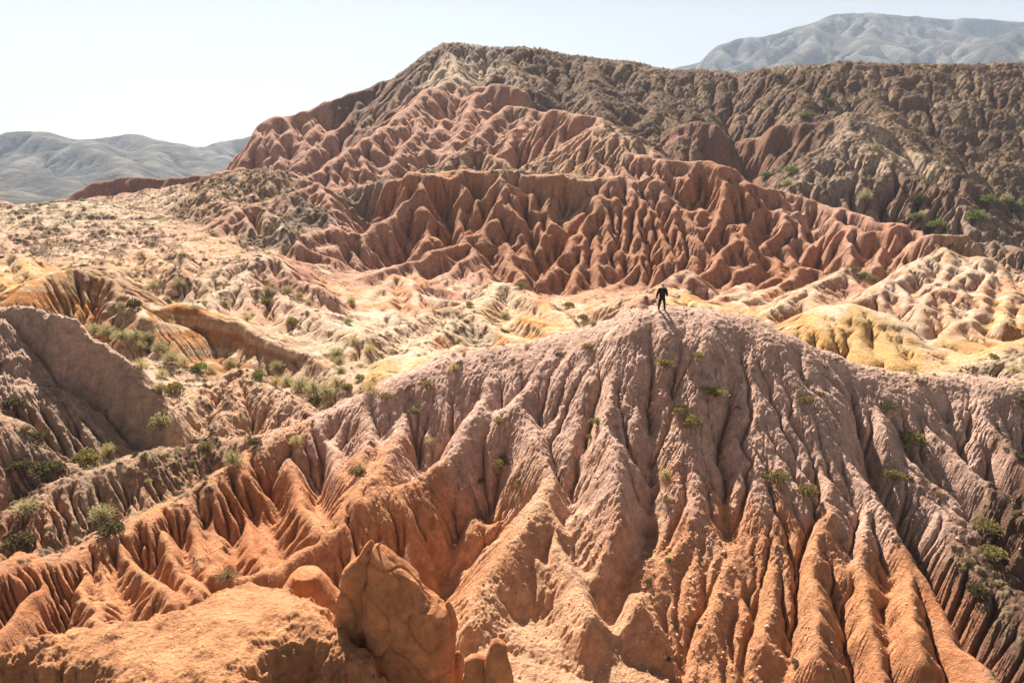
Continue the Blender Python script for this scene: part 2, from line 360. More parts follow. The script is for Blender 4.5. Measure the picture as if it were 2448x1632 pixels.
# centre badlands
cb=[('Z1',[(1480,330,105),(1300,480,94),(1150,620,84),(1000,700,77),(760,880,67),(600,960,61)],.62,1.3),
 ('Z1',[(1300,480,94),(1000,530,89),(860,600,85),(740,640,81),(480,780,73)],.62,1.0),
 ('Z1',[(1290,560,88),(1430,680,81),(1680,742,76)],.7,1.0),
 ('Z1',[(1150,620,84),(1180,760,77)],.8,.6),
 ('Z1',[(1480,330,105),(1650,400,99),(1780,480,93),(1900,580,86),(1980,680,80)],.8,.9),
 ('Z1',[(1640,560,89),(1780,620,84.5),(1900,710,79)],.95,.9),
 ('Z1',[(620,350,100),(560,430,96),(450,540,90),(400,560,88)],.85,.6),
 ('Z1',[(640,350,100),(650,420,97),(690,500,92),(740,600,86)],.9,.6),
 ('Z1',[(690,500,92),(600,600,86)],.9,.5),
 ('Z1',[(720,270,107),(790,300,104),(860,400,99),(1000,450,96),(1150,455,95)],.9,.7),
 ('Z1',[(790,300,104),(900,520,92)],.9,.6),
 ('Z1',[(720,270,107),(620,350,101)],.9,.6),
 ('Z1',[(540,240,111),(480,290,107),(380,350,102),(260,400,98)],.9,.6),
 ('Z1',[(700,860,68),(620,900,65),(600,1010,60)],.8,.7),
 ('Z1',[(930,850,68),(830,920,64.5),(700,1000,60.5)],.8,.8),
 ('Z1',[(1180,770,74),(1080,800,71.5),(1000,880,67)],.9,.7),
 ('Z1',[(470,880,66),(360,910,66),(480,960,63)],.9,.4),
 ('Z1',[(0,220,106),(80,260,102),(180,340,97)],.9,.6),
 ('Z1',[(180,480,88),(260,540,84),(320,570,82)],.7,.6),
 ('Z1',[(540,240,111),(800,215,113),(930,330,105)],1.1,.35),
 ('Z1',[(950,330,107),(1090,268,111),(1250,130,118)],1.2,.25),
 ('Z1',[(1090,268,111),(1110,410,103)],1.2,.2),('Z1',[(1090,268,111),(1000,380,104)],1.2,.2),('Z1',[(1090,268,111),(1220,390,103)],1.2,.2),
 ('Z1',[(1340,220,114),(1230,370,105),(1180,440,101)],1.2,.2),('Z1',[(1340,220,114),(1420,330,107)],1.2,.2),('Z1',[(1340,320,106),(1260,400,102)],1.2,.2),
 ('Z1',[(1240,240,113),(1230,370,106)],1.3,.2),('Z1',[(1090,360,104),(1150,420,101)],1.1,.2),
 ('Z5',[(410,815,109),(280,920,101),(200,960,97)],1.1,.3),('Z5',[(410,815,109),(440,900,104)],1.3,.2),
 ('Z5',[(510,900,107),(400,970,101),(300,1000,96)],.9,.4),('Z5',[(520,905,107),(560,950,104)],1.1,.3),
 ('Z5',[(1530,815,101),(1300,940,93),(1200,1000,89),(1060,1060,86),(990,1110,84)],.75,.5),
 ('Z5',[(1300,940,93),(1310,1040,87),(1400,1100,84)],.75,.7),
 ('Z5',[(1530,815,101),(1560,880,98),(1650,960,93)],.8,.5),
 ('Z5',[(1020,950,101),(870,1020,95),(800,1070,92),(900,1130,86),(990,1180,82)],.8,.5),
 ('Z5',[(850,930,105),(750,990,98),(640,1040,93),(500,1060,90)],.7,.5),
 ('Z5',[(520,1050,90),(700,1090,86),(790,1150,81)],.9,.7),
 ('Z5',[(300,960,97),(400,1000,92),(470,1060,88)],.6,1.),
 ('Z5',[(100,1010,96),(250,1000,92),(330,1080,85)],.5,1.2),
 ('Z5',[(-100,1060,92),(40,1040,90),(200,1000,93)],.6,.8),
 # yellow dome
 ('Z2',[(780,725,66.5),(1000,600,71),(1120,530,73),(1240,522,73.5),(1330,560,72.5),(1430,650,70.5),(1600,800,66.5),(1800,965,61.5)],.8,3.2),
 ('Z2',[(1190,540,73),(1230,700,68),(1300,850,64)],.9,1.6),
 ('Z2',[(1430,650,70.5),(1480,800,65.5),(1500,900,62.5)],.95,1.3),
 # pink hill
 ('Z2',[(1850,130,98),(1700,230,93),(1500,340,88),(1370,420,84),(1200,505,80)],.85,.7),
 ('Z2',[(1850,130,98),(1980,190,97),(2100,200,95),(2200,280,93),(2352,330,92),(2700,380,90)],.85,.7),
 ('Z2',[(1850,130,98),(1830,280,91),(1700,450,84),(1640,540,80)],.95,.6),
 ('Z2',[(2060,215,95),(1900,350,88),(1750,440,83),(1640,570,78)],.95,.6),
 ('Z2',[(2060,215,95),(2110,350,89),(2060,470,84),(2000,600,78),(1900,650,75.5)],.95,.6),
 ('Z2',[(2200,280,93),(2260,430,86),(2230,560,80.5),(2190,660,76)],.95,.6),
 ('Z2',[(2352,330,92),(2352,480,85),(2340,640,78)],.95,.6),
 ('Z2',[(1960,340,89),(1900,480,83),(1850,600,78)],.95,.5),
 ('Z2',[(1500,340,88),(1560,470,82),(1600,560,79)],.95,.5),('Z2',[(1370,420,84),(1440,510,80)],.95,.5),
 # ochre domes lower right
 ('Z2',[(1680,815,68),(1780,760,70),(1900,745,70.5),(2050,775,69),(2180,860,65.5)],.8,1.3),
 ('Z2',[(1940,730,74),(2050,715,75),(2170,745,73.5),(2260,815,70)],.8,1.1),
 ('Z2',[(2120,710,77),(2250,675,79),(2420,665,80)],.7,1.1),
 ('Z2',[(1720,870,65.5),(1850,815,67),(1930,850,65.5),(2000,910,63)],.8,1.0),
 ('Z2',[(1780,975,57.5),(1950,930,59),(2180,860,61),(2352,770,63.5),(2600,700,66)],.6,.8),
 ('Z2',[(2352,770,63.5),(2350,900,58.5),(2352,980,55.5)],.6,1.0),
 ('Z5',[(2110,600,114),(2250,565,116),(2380,600,115)],1.2,.8),('Z5',[(2400,640,118),(2700,660,116)],.6,1.0),
]
for k,(z,p,s,r) in enumerate(cb):
    soft=r>=1.2
    if z=='Z2' and soft: rid.append(Ridge(R(z,*p),sf=s,r=r));continue
    add(Ridge(R(z,*p),sf=s,r=r),dict(spacing=2.2 if not soft else 3.0,length=4.2 if not soft else 5,seed=40+k,g=.80 if soft else .72,r=r*.5),nosub=False)
# the red cliff: crest, bench and buttresses
wall=Ridge(np.vstack([R('n',(1318,260,186),(1432,276,176),(1448,312,166),(1484,359,157),(1588,377,150),(1692,380,147),(1729,388,145),(1770,427,144),(1822,447,145),(1880,452,146),(1952,479,142),(2004,494,138),(2109,528,130),(2160,532,126))]),sf=1.25,sb=.5,r=.6)
rid.append(wall);rid+=spurs(wall,3.2,7,side='front',g=.78,seed=90,r=.25)
bench=Ridge(R('Z4',(150,170,143),(300,190,143),(450,230,144),(560,150,145),(700,180,145),(880,150,144),(1000,260,146),(1100,200,145),(1350,190,145),(1500,230,144),(1600,240,144),(1740,215,144),(1850,260,146),(2100,240,146),(2352,230,145)),sf=2.6,sb=.12,r=.5,w=1.5)
rid.append(bench);rid+=spurs(bench,3.8,8,side='front',g=.6,seed=97,r=.5,fl=.85)
butt=[('Z4',[(190,250,140),(80,420,136),(-60,560,131),(-230,640,126),(-500,760,119),(-800,900,113)],1.3,1.0),
 ('Z4',[(190,250,140),(260,450,134),(300,640,128),(220,760,123)],1.4,1.1),
 ('Z4',[(560,180,143),(560,400,137),(520,640,130)],2.1,.8),('Z4',[(650,330,139),(620,560,132)],2.1,.5),
 ('Z4',[(880,170,142),(900,330,137),(840,500,132),(720,690,126),(640,800,121),(650,830,119),(440,975,112),(260,1050,108)],1.25,.5),
 ('Z4',[(960,330,137),(1000,600,130),(1080,800,124),(1000,900,119)],1.5,1.1),
 ('Z4',[(840,500,132),(700,620,128),(520,735,122),(300,800,117),(0,920,111),(-250,990,106)],1.2,.5),
 ('Z4',[(900,700,125),(930,840,119),(1000,960,114)],1.3,.9),
 ('Z4',[(1100,280,140),(1140,460,135),(1210,640,129),(1200,740,126)],1.9,.6),('Z4',[(1290,320,140),(1250,400,137),(1330,600,130)],1.8,.5),
 ('Z4',[(1670,335,139),(1600,480,134),(1480,640,129),(1330,900,120),(1130,1040,114)],1.3,.6),
 ('Z4',[(1550,640,129),(1520,740,125),(1500,900,119),(1450,1020,114)],1.5,.5),('Z4',[(1670,640,129),(1640,800,123),(1640,960,117)],1.6,.5),
 ('Z4',[(1670,335,139),(1720,560,132),(1740,660,129),(1730,850,122)],1.5,.6),
 ('Z4',[(1900,345,140),(1870,480,135),(1860,620,130),(1820,800,124)],1.9,.5),('Z4',[(1740,215,143),(1790,330,140),(1800,500,135)],1.9,.6),
 ('Z5',[(0,290,141),(20,430,136),(-60,620,129),(-130,760,124),(-220,860,119)],1.4,.5),
 ('Z5',[(340,370,136),(280,540,131),(160,680,126),(0,860,118),(-100,960,113)],1.4,.5),('Z5',[(300,520,131),(290,700,125),(180,850,118)],1.6,.4),
 ('Z5',[(540,230,142),(510,400,137),(470,560,131),(330,720,125),(200,870,118)],1.5,.45),('Z5',[(540,370,137),(460,590,130),(420,700,126)],1.6,.4),
 ('Z5',[(710,190,141),(690,320,137),(600,480,132),(480,680,126),(350,800,120),(260,920,115)],1.3,.4),
 ('Z5',[(720,500,131),(760,620,127),(640,740,122),(500,900,115)],1.35,1.0),('Z5',[(800,480,132),(820,620,127)],1.6,.7),
 ('Z5',[(940,285,142),(890,480,135),(760,700,127),(600,860,119),(440,960,114)],1.3,.5),
 ('Z5',[(1100,380,139),(1070,520,134),(940,690,127),(830,820,121),(700,930,115)],1.3,.5),
 ('Z5',[(940,690,127),(1090,740,124),(1080,830,120),(960,930,115)],1.4,.5),
 ('Z5',[(1100,380,139),(1150,560,133),(1120,680,128),(1200,780,123),(1330,800,121)],1.4,.5),
 ('Z5',[(1200,390,139),(1220,520,134),(1280,640,128),(1270,720,126)],1.6,.8),
 ('Z5',[(1380,590,131),(1480,680,126),(1500,770,121)],1.3,.9),
 ('Z5',[(1220,800,120),(1130,900,114),(1020,960,109)],1.1,.7),
 ('Z5',[(1500,520,130),(1440,420,135),(1520,380,138)],1.0,.9),('Z5',[(1560,500,129),(1560,620,124),(1590,740,118)],1.1,.6),
 ('Z5',[(1560,500,129),(1700,560,125),(1830,530,124)],1.3,.5),
 ('Z5',[(1830,530,123),(1960,485,123),(2060,500,122),(2110,640,117)],2.4,.7),('Z5',[(1800,640,120),(1760,760,115),(1700,820,111)],1.4,.7),
 ('Z5',[(2000,600,119),(1900,800,111)],1.6,.6),
]
for k,(z,p,s,r) in enumerate(butt):
    q=Ridge(R(z,*p),sf=s*(1.05 if k in(0,1,4,6,7,10,20,22,23,25) else 1.5),r=r*.8);rid.append(q)
    rid+=spurs(q,5.5,3.0,g=.8,ang=40,seed=120+k,r=.25,fl=1.2)
# upper ridges
up=Ridge(R('Z6',(1500,65,290),(1400,120,288),(1300,190,285),(1140,290,280),(1030,330,276),(930,380,272),(860,400,270),(710,450,264),(540,530,258),(350,568,252),(250,570,248)),sf=1.3,sb=1.1,r=1.2)
up2=Ridge(R('Z6',(350,568,252),(262,572,248),(190,705,242),(110,790,236),(10,925,228)),sf=1.5,sb=2.6,r=.8)
rid.append(up2);rid+=spurs(up2,3.5,9,side='front',seed=163,g=.7)
add(up,dict(spacing=7,length=26,side='front',seed=160,g=.66))
for k,p in enumerate(([(350,570,252),(420,760,238)],[(590,600,250),(500,740,238),(440,900,226)],[(250,600,246),(300,760,236),(330,880,228)],[(700,660,244),(600,750,236),(540,800,230),(440,920,222)],[(860,520,258),(760,640,246),(700,670,243)])):
    add(Ridge(R('Z6',*p),sf=1.4,r=.8),dict(spacing=3.5,length=7,seed=170+k,g=.7))
sp2=Ridge(R('Z6',(1500,65,290),(1530,180,268),(1570,290,248),(1440,350,236),(1330,400,228),(1180,560,208),(1050,640,198),(940,720,190),(860,790,183),(740,850,178),(560,960,170),(400,1060,163)),sf=1.0,sb=1.0,r=1.0)
add(sp2,dict(spacing=5,length=13,seed=180,g=.68))
add(Ridge(R('Z6',(1570,290,248),(1700,350,238),(1860,350,228),(1990,375,222),(2040,400,220)),sf=2.2,sb=.6,r=.8),dict(spacing=5,length=22,side='front',seed=181,g=.55))
for k,p in enumerate(([(1910,490,208),(1800,620,196),(1660,780,184),(1500,860,178)],[(1910,490,208),(2100,515,204),(2290,545,200),(2352,560,198)],[(2100,515,204),(2000,660,190),(1860,820,178)],
       [(2352,640,190),(2200,790,178),(2050,930,166)],[(1700,400,230),(1640,560,212),(1560,720,196),(1480,860,184)],[(1500,560,212),(1350,760,194),(1300,850,188)],[(1330,560,208),(1200,800,188),(1060,960,176)],[(860,790,183),(940,950,174),(940,1060,168)],
       [(1620,780,170),(1800,830,165),(1900,880,160)],[(1280,950,158),(1450,960,157),(1620,780,168)])):
    add(Ridge(R('Z6',*p),sf=1.15,r=.6),dict(spacing=3.2,length=7,seed=190+k,g=.68))
# shrubby mesa
ms=Ridge(R('n',(1070,104,290),(1206,114,290),(1308,120,290),(1370,135,288),(1457,146,286),(1520,150,284),(1600,163,280),(1770,178,272),(1900,160,262),(2000,154,258),(2200,156,256),(2448,156,254),(2700,150,252),(3000,150,250)),sf=.72,sb=.5,r=2.5,w=1)
rid.append(ms)
s1=spurs(ms,24,66,side='front',g=.62,fl=1.2,ang=10,seed=200,r=4);rid+=s1
for q in s1: rid+=spurs(q,11,19,g=.72,ang=52,seed=210,r=2.2)
add(Ridge(R('Z7',(1200,400,205),(1210,520,196),(1330,640,186),(1500,780,176),(1700,860,168),(1850,930,160)),sf=.75,r=.8),dict(spacing=5,length=10,seed=220,g=.8))
add(Ridge(R('Z7',(1200,520,196),(1080,640,186),(950,780,176),(850,880,168)),sf=.75,r=.8),dict(spacing=5,length=9,seed=221,g=.8))
add(Ridge(R('Z7',(1100,470,205),(900,475,208),(700,490,212)),sf=1.6,sb=.3,r=.6))
add(Ridge(R('Z7',(300,480,214),(150,475,218),(60,500,222)),sf=1.5,sb=.3,r=.6))

def base_floor(x,y):
    z=-21.9-2.2*sstep(40-y,0,14)+.9*sstep(-np.abs(x-2),-9,-3)*sstep(34-y,0,5)
    z=z-14*sstep(y,190,230)*sstep(-x,40,90)
    z=z-2.5*sstep(-x,6,14)*sstep(38-y,0,6)
    z=z-2.6*sstep(x,12,22)*sstep(46-y,0,8)
    z=z+1.7*sstep(y,48,62)                      # valley behind the near ridge
    z=z+1.0*sstep(y,70,115)
    z=z+5.5*sstep(y,130,190)
    z=z+3.0*sstep(-x-y*.33,0,18)*sstep(y,40,80)
    z=z+2.5*sstep(-x,8,40)*sstep(y,85,120)
    return z
G=Fan(8.0,420.0,3.0,K,.98)
log('grid',G.n,G.m)
X,Y=G.X,G.Y
sc_=np.clip(Y/60,.5,3)
wx=X+ (fbm(X*.22,Y*.22,3,1)*.9).astype(f4)*np.clip(Y/90,.35,1.6); wy=Y+(fbm(X*.22,Y*.22,3,5)*.9).astype(f4)*np.clip(Y/90,.35,1.6)
wx+=fbm(X*1.1,Y*1.1,2,11)*.18; wy+=fbm(X*1.1,Y*1.1,2,13)*.18
Z=base_floor(X,Y)+fbm(X*.08,Y*.08,4,21)*.8*sstep(Y,30,60)+fbm(X*.3,Y*.3,3,22)*.12
Z=Z.astype(f4)
log('ridges',len(rid))
for rd in rid:
    stamp(G,Z,wx,wy,rd,floor=-25)
log('stamped')
Z=smooth(Z,1)
# the deep gullies that can be told apart on the near face
def carve(pts,depth,w):
    p=R('n',*pts);n_=len(p)-1
    for k_,(a,b) in enumerate(zip(p[:-1],p[1:])):
        rch=w*5;r0,r1=G.rows(min(a[1],b[1])-rch,max(a[1],b[1])+rch);c0,c1=G.cols(min(a[0],b[0])-rch,max(a[0],b[0])+rch,min(a[1],b[1])-rch,max(a[1],b[1])+rch)
        x=wx[r0:r1,c0:c1];y=wy[r0:r1,c0:c1];dx,dy=b[0]-a[0],b[1]-a[1]
        t=np.clip(((x-a[0])*dx+(y-a[1])*dy)/(dx*dx+dy*dy),0,1);d=np.hypot(x-a[0]-t*dx,y-a[1]-t*dy)
        dep=depth*np.clip((k_+t+.15)/n_*2.2,0,1)
        CV[r0:r1,c0:c1]=np.maximum(CV[r0:r1,c0:c1],dep*(np.exp(-d/w)-.0067).clip(0))
CV=np.zeros_like(Z)
for pts,dp,w_ in (([(1548,800,46.5),(1560,900,43.8),(1562,972,41.8),(1560,1060,39.5),(1557,1128,37.8),(1545,1220,35.4),(1526,1310,33.2),(1505,1378,31.8),(1453,1477,29.8)],1.7,.8),
  ([(2025,930,47),(2040,1035,44),(2085,1110,41.6),(2125,1190,39),(2187,1275,36.5),(2265,1405,33.3),(2320,1545,30.4),(2360,1632,28.8)],4.6,1.3),
  ([(822,990,44.8),(770,1087,42),(749,1180,39),(752,1250,37.2)],1.1,.5),([(1223,1024,41.6),(1165,1149,38.2),(1077,1232,36),(1046,1336,33.6)],1.3,.6),
  ([(960,960,45),(975,1010,43),(990,1100,40.6)],.8,.5),([(700,1060,42.6),(640,1130,40.2),(660,1200,38)],.8,.4),
  ([(1790,830,46),(1740,1000,41.6),(1715,1130,38.4),(1735,1250,35.8),(1740,1340,34)],1.1,.6),([(1640,780,46.5),(1610,930,42.5),(1590,1030,40),(1575,1110,38.2)],1.0,.5),
  ([(1430,830,46.3),(1425,950,42.6),(1400,1060,39.8),(1370,1200,36.4),(1363,1222,35.8)],1.1,.5),([(2270,930,48),(2275,1010,46),(2310,1100,43),(2400,1180,41)],1.0,.6),
  ([(1905,850,47.5),(1915,950,44.2),(2000,1030,42)],.8,.4),([(475,1190,38.8),(489,1240,36.8),(495,1320,34.4),(510,1370,33)],1.2,.45),([(590,1150,39.6),(600,1230,37),(640,1330,34.4)],1.0,.4),
  ([(415,1230,36.5),(435,1300,34.4),(455,1380,32.2)],1.1,.4),([(215,1310,33.6),(232,1400,31.2),(240,1450,30)],1.1,.4),([(330,1270,35),(350,1340,33),(400,1400,31.4)],1.0,.4)):
    carve(pts,dp,w_)
Z-=CV
Z+=fbm(X/13,Y/13,4,30,.5)*.9*sstep(Y,165,200)
Z+=fbm(X*.45,Y*.45,3,31,.5)*.10*np.clip(Y/50,.6,2.2)
Z+=fbm(X*3,Y*3,2,33,.5)*.02*np.clip(Y/50,.6,3)
kn=fbm(X*.12,Y*.12,3,35)
kmap=(.42*(1-.66*(1-sstep(Y,48,56))*(1-sstep(-X,7,12)))*(1-.25*sstep(Y,55,75))*(1-.72*sstep(Y,165,200))*(1+.5*kn)).astype(f4)*(1-.5*sstep(-X-Y*.45,0,10)*sstep(Y,80,100))
kmap*=(1-.55*(1-sstep(-Z,14.5,19))*(1-sstep(Y,50,56)))*(1-.7*sstep(X,28,33)*(1-sstep(X,49,53))*sstep(Y,57,60)*(1-sstep(Y,76,82)))
kmap*=1-.75*sstep(-X,12,16)*sstep(Y,44,46)*(1-sstep(Y,55,58))
kmap*=1-.8*sstep(X/(Y+3),-.52,-.48)*(1-sstep(X/(Y+3),-.27,-.23))*sstep(Y,59,61)*(1-sstep(Y,74,77))
DN=np.full(Z.shape,99,f4)
for a,b in zip(NR.p[:-1],NR.p[1:]):
    dx,dy=b[0]-a[0],b[1]-a[1];t=np.clip(((X-f4(a[0]))*f4(dx)+(Y-f4(a[1]))*f4(dy))/f4(dx*dx+dy*dy),0,1);DN=np.minimum(DN,np.hypot(X-f4(a[0])-t*f4(dx),Y-f4(a[1])-t*f4(dy)))
crown=np.maximum(.12+.88*sstep(DN,1.2,5.0),sstep(-X,7,12)).astype(f4)
domez=(sstep(X,28,33)*(1-sstep(X,49,53))*sstep(Y,57,60)*(1-sstep(Y,76,82))).astype(f4)
mesaz=(sstep(Y,165,195)*sstep(X/(Y+3),-.02,.12)).astype(f4)
kmap*=crown*(1-.5*mesaz)
kmap*=1-.8*np.exp(-((X-5)/3.5)**2)*(1-sstep(Y,30,35))
acrit=((1+3.0*(1-sstep(-Z,15,20))*(1-sstep(Y,50,56)))*.6*np.clip(Y/50,.6,3)**1.5*(1+1.2*np.clip(kn,-.6,1))).astype(np.float64)
cz=sstep(Y,104,112)*(1-sstep(Y,240,270))*(1-sstep(X/(Y+3),.33,.5)*sstep(Y,150,170));acrit*=1-.35*cz;kmap*=1+.15*cz
Z,AR=rivers(G,Z,its=6,kf=1.0,m=.46,seed=2,maxcut=1.15,relief=np.clip(Y/45,.7,4),kmap=kmap,acrit=acrit,creep=acrit*(.7-.4*sstep(Y,55,80)),diff=.85)
log('big gullies')
Z,_=rivers(G,Z,its=2,kf=1.0,m=.40,seed=5,maxcut=.12,relief=np.clip(Y/40,.6,3.5),kmap=crown*(1-.85*domez)*(1-.8*mesaz)*(.22*(1+.8*fbm(X*.2,Y*.2,2,36))).clip(0)*(1-.8*sstep(-X-Y*.45,0,10)*sstep(Y,80,100))*(1-.6*sstep(Y,170,210)),acrit=.05*np.clip(Y/40,.5,4)**1.6,creep=.03*np.clip(Y/40,.5,4)**1.6,diff=.6)
del DN
# the smooth apron of washed-down clay below the gullies
for pts,sl in (([(1300,1320,34.3),(1260,1420,31.6),(1235,1500,29.6),(1300,1640,26.4)],.36),([(1090,1478,28.9),(1200,1498,28.5),(1330,1545,27.7),(1470,1605,26.6)],.62),([(1400,1420,31.4),(1380,1520,29),(1450,1640,26.4)],.36)):
    stamp(G,Z,wx,wy,Ridge(R('n',*pts),sf=sl,r=.5,reach=7),floor=-25)
Z[Y<36]=np.where(np.abs(X[Y<36]-4)<9,smooth(smooth(Z,2),2)[Y<36],Z[Y<36])
# harder beds stand out as ledges
hh=Z+X*.04+fbm(X*.04,Y*.04,2,37)*2.5
tz=sstep(Y,106,114)*(1-sstep(Y,160,178))*np.clip(.55+.8*fbm(X*.06,Y*.06,2,38),0,1)
Z+=tz*(.35*2.3/6.283*np.sin(hh*6.283/2.3)+.2*.8/6.283*np.sin(hh*6.283/.8+1))
tz=(1-sstep(X/(Y+3),.02,.15))*sstep(Y,165,180)*np.clip(.3+.9*fbm(X*.03,Y*.03,2,39),0,.9)
Z+=tz*(.35*4.5/6.283*np.sin(hh*6.283/4.5)+.2*1.6/6.283*np.sin(hh*6.283/1.6+1))
tz=sstep(Y,56,62)*(1-sstep(Y,100,108))*np.clip(.1+.8*fbm(X*.08,Y*.08,2,40),0,.7)
h2=Z+X*.12;Z+=tz*(.6*.9/6.283*np.sin(h2*6.283/.9))
log('rivers')
Z=erode(G,Z,120000,steps=40,seed=2,er=.3,cap=3.)
log('eroded')
# foreground slab of rock: a flat-topped nose, rough and cracked
def onplane(px,py,z):
    v=(CY-py)/F;u=(px-CX)/F;rz=-sp+v*cp;t=z/rz;return t*u,t*(cp+v*sp)
PZ=-12.7
poly=np.array([onplane(a,b,PZ) for a,b in [(-500,1575),(0,1568),(60,1530),(114,1515),(234,1489),(343,1493),(416,1463),(500,1424),(560,1402),(600,1398),(680,1411),(770,1434),(790,1480),(835,1515),(870,1548),(895,1590),(900,1625),(880,1640),
  (850,1600),(790,1572),(720,1556),(670,1575),(640,1632),(600,1720),(330,1720),(230,1650),(180,1615),(120,1590),(60,1575),(0,1600),(-500,1640)]])
nr=G.rows(8,30)[1]
swx=(X[:nr]+fbm(X[:nr]*.9,Y[:nr]*.9,4,41)*.22).astype(f4); swy=(Y[:nr]+fbm(X[:nr]*.9,Y[:nr]*.9,4,43)*.22).astype(f4)
dmin=np.full(swx.shape,1e9,f4);ins=np.zeros(swx.shape,bool)
for (ax,ay),(bx,by) in zip(poly,np.roll(poly,-1,0)):
    dx,dy=bx-ax,by-ay;t=np.clip(((swx-ax)*dx+(swy-ay)*dy)/(dx*dx+dy*dy),0,1)
    dmin=np.minimum(dmin,np.hypot(swx-ax-t*dx,swy-ay-t*dy))
    c_=((ay>swy)!=(by>swy))&(swx<(bx-ax)*(swy-ay)/(by-ay+1e-9)+ax);ins^=c_
di=np.where(ins,dmin,0);do=np.where(ins,0,dmin)
top=PZ-.25+.75*(1-(1-np.clip(di/1.5,0,1))**2)**.5+fbm(X[:nr]*.45,Y[:nr]*.45,3,45)*.22*np.clip(di,0,1)-do*2.2
Z[:nr]=np.maximum(Z[:nr],top)
foot=Ridge([[-4,20,-17.5],[-3,17.5,-15.8],[-1,17.2,-15.8],[1.5,16.6,-15.6],[3.4,16.6,-16.2]],sf=1.6,r=.8,w=.6)
stamp(G,Z,X,Y,foot,floor=-24)
log('slab')
#TERRAIN-END
# ---------------------------------------------------------------- vegetation cover masks and hummocks
def near_pts(pts,x,y,rad):
    """soft union of discs given in metres"""
    m=np.zeros(x.shape,f4)
    for a,b,r in pts: m=np.maximum(m,1-np.clip((np.hypot(x-a,y-b)-r*.6)/(r*.7),0,1))
    return m
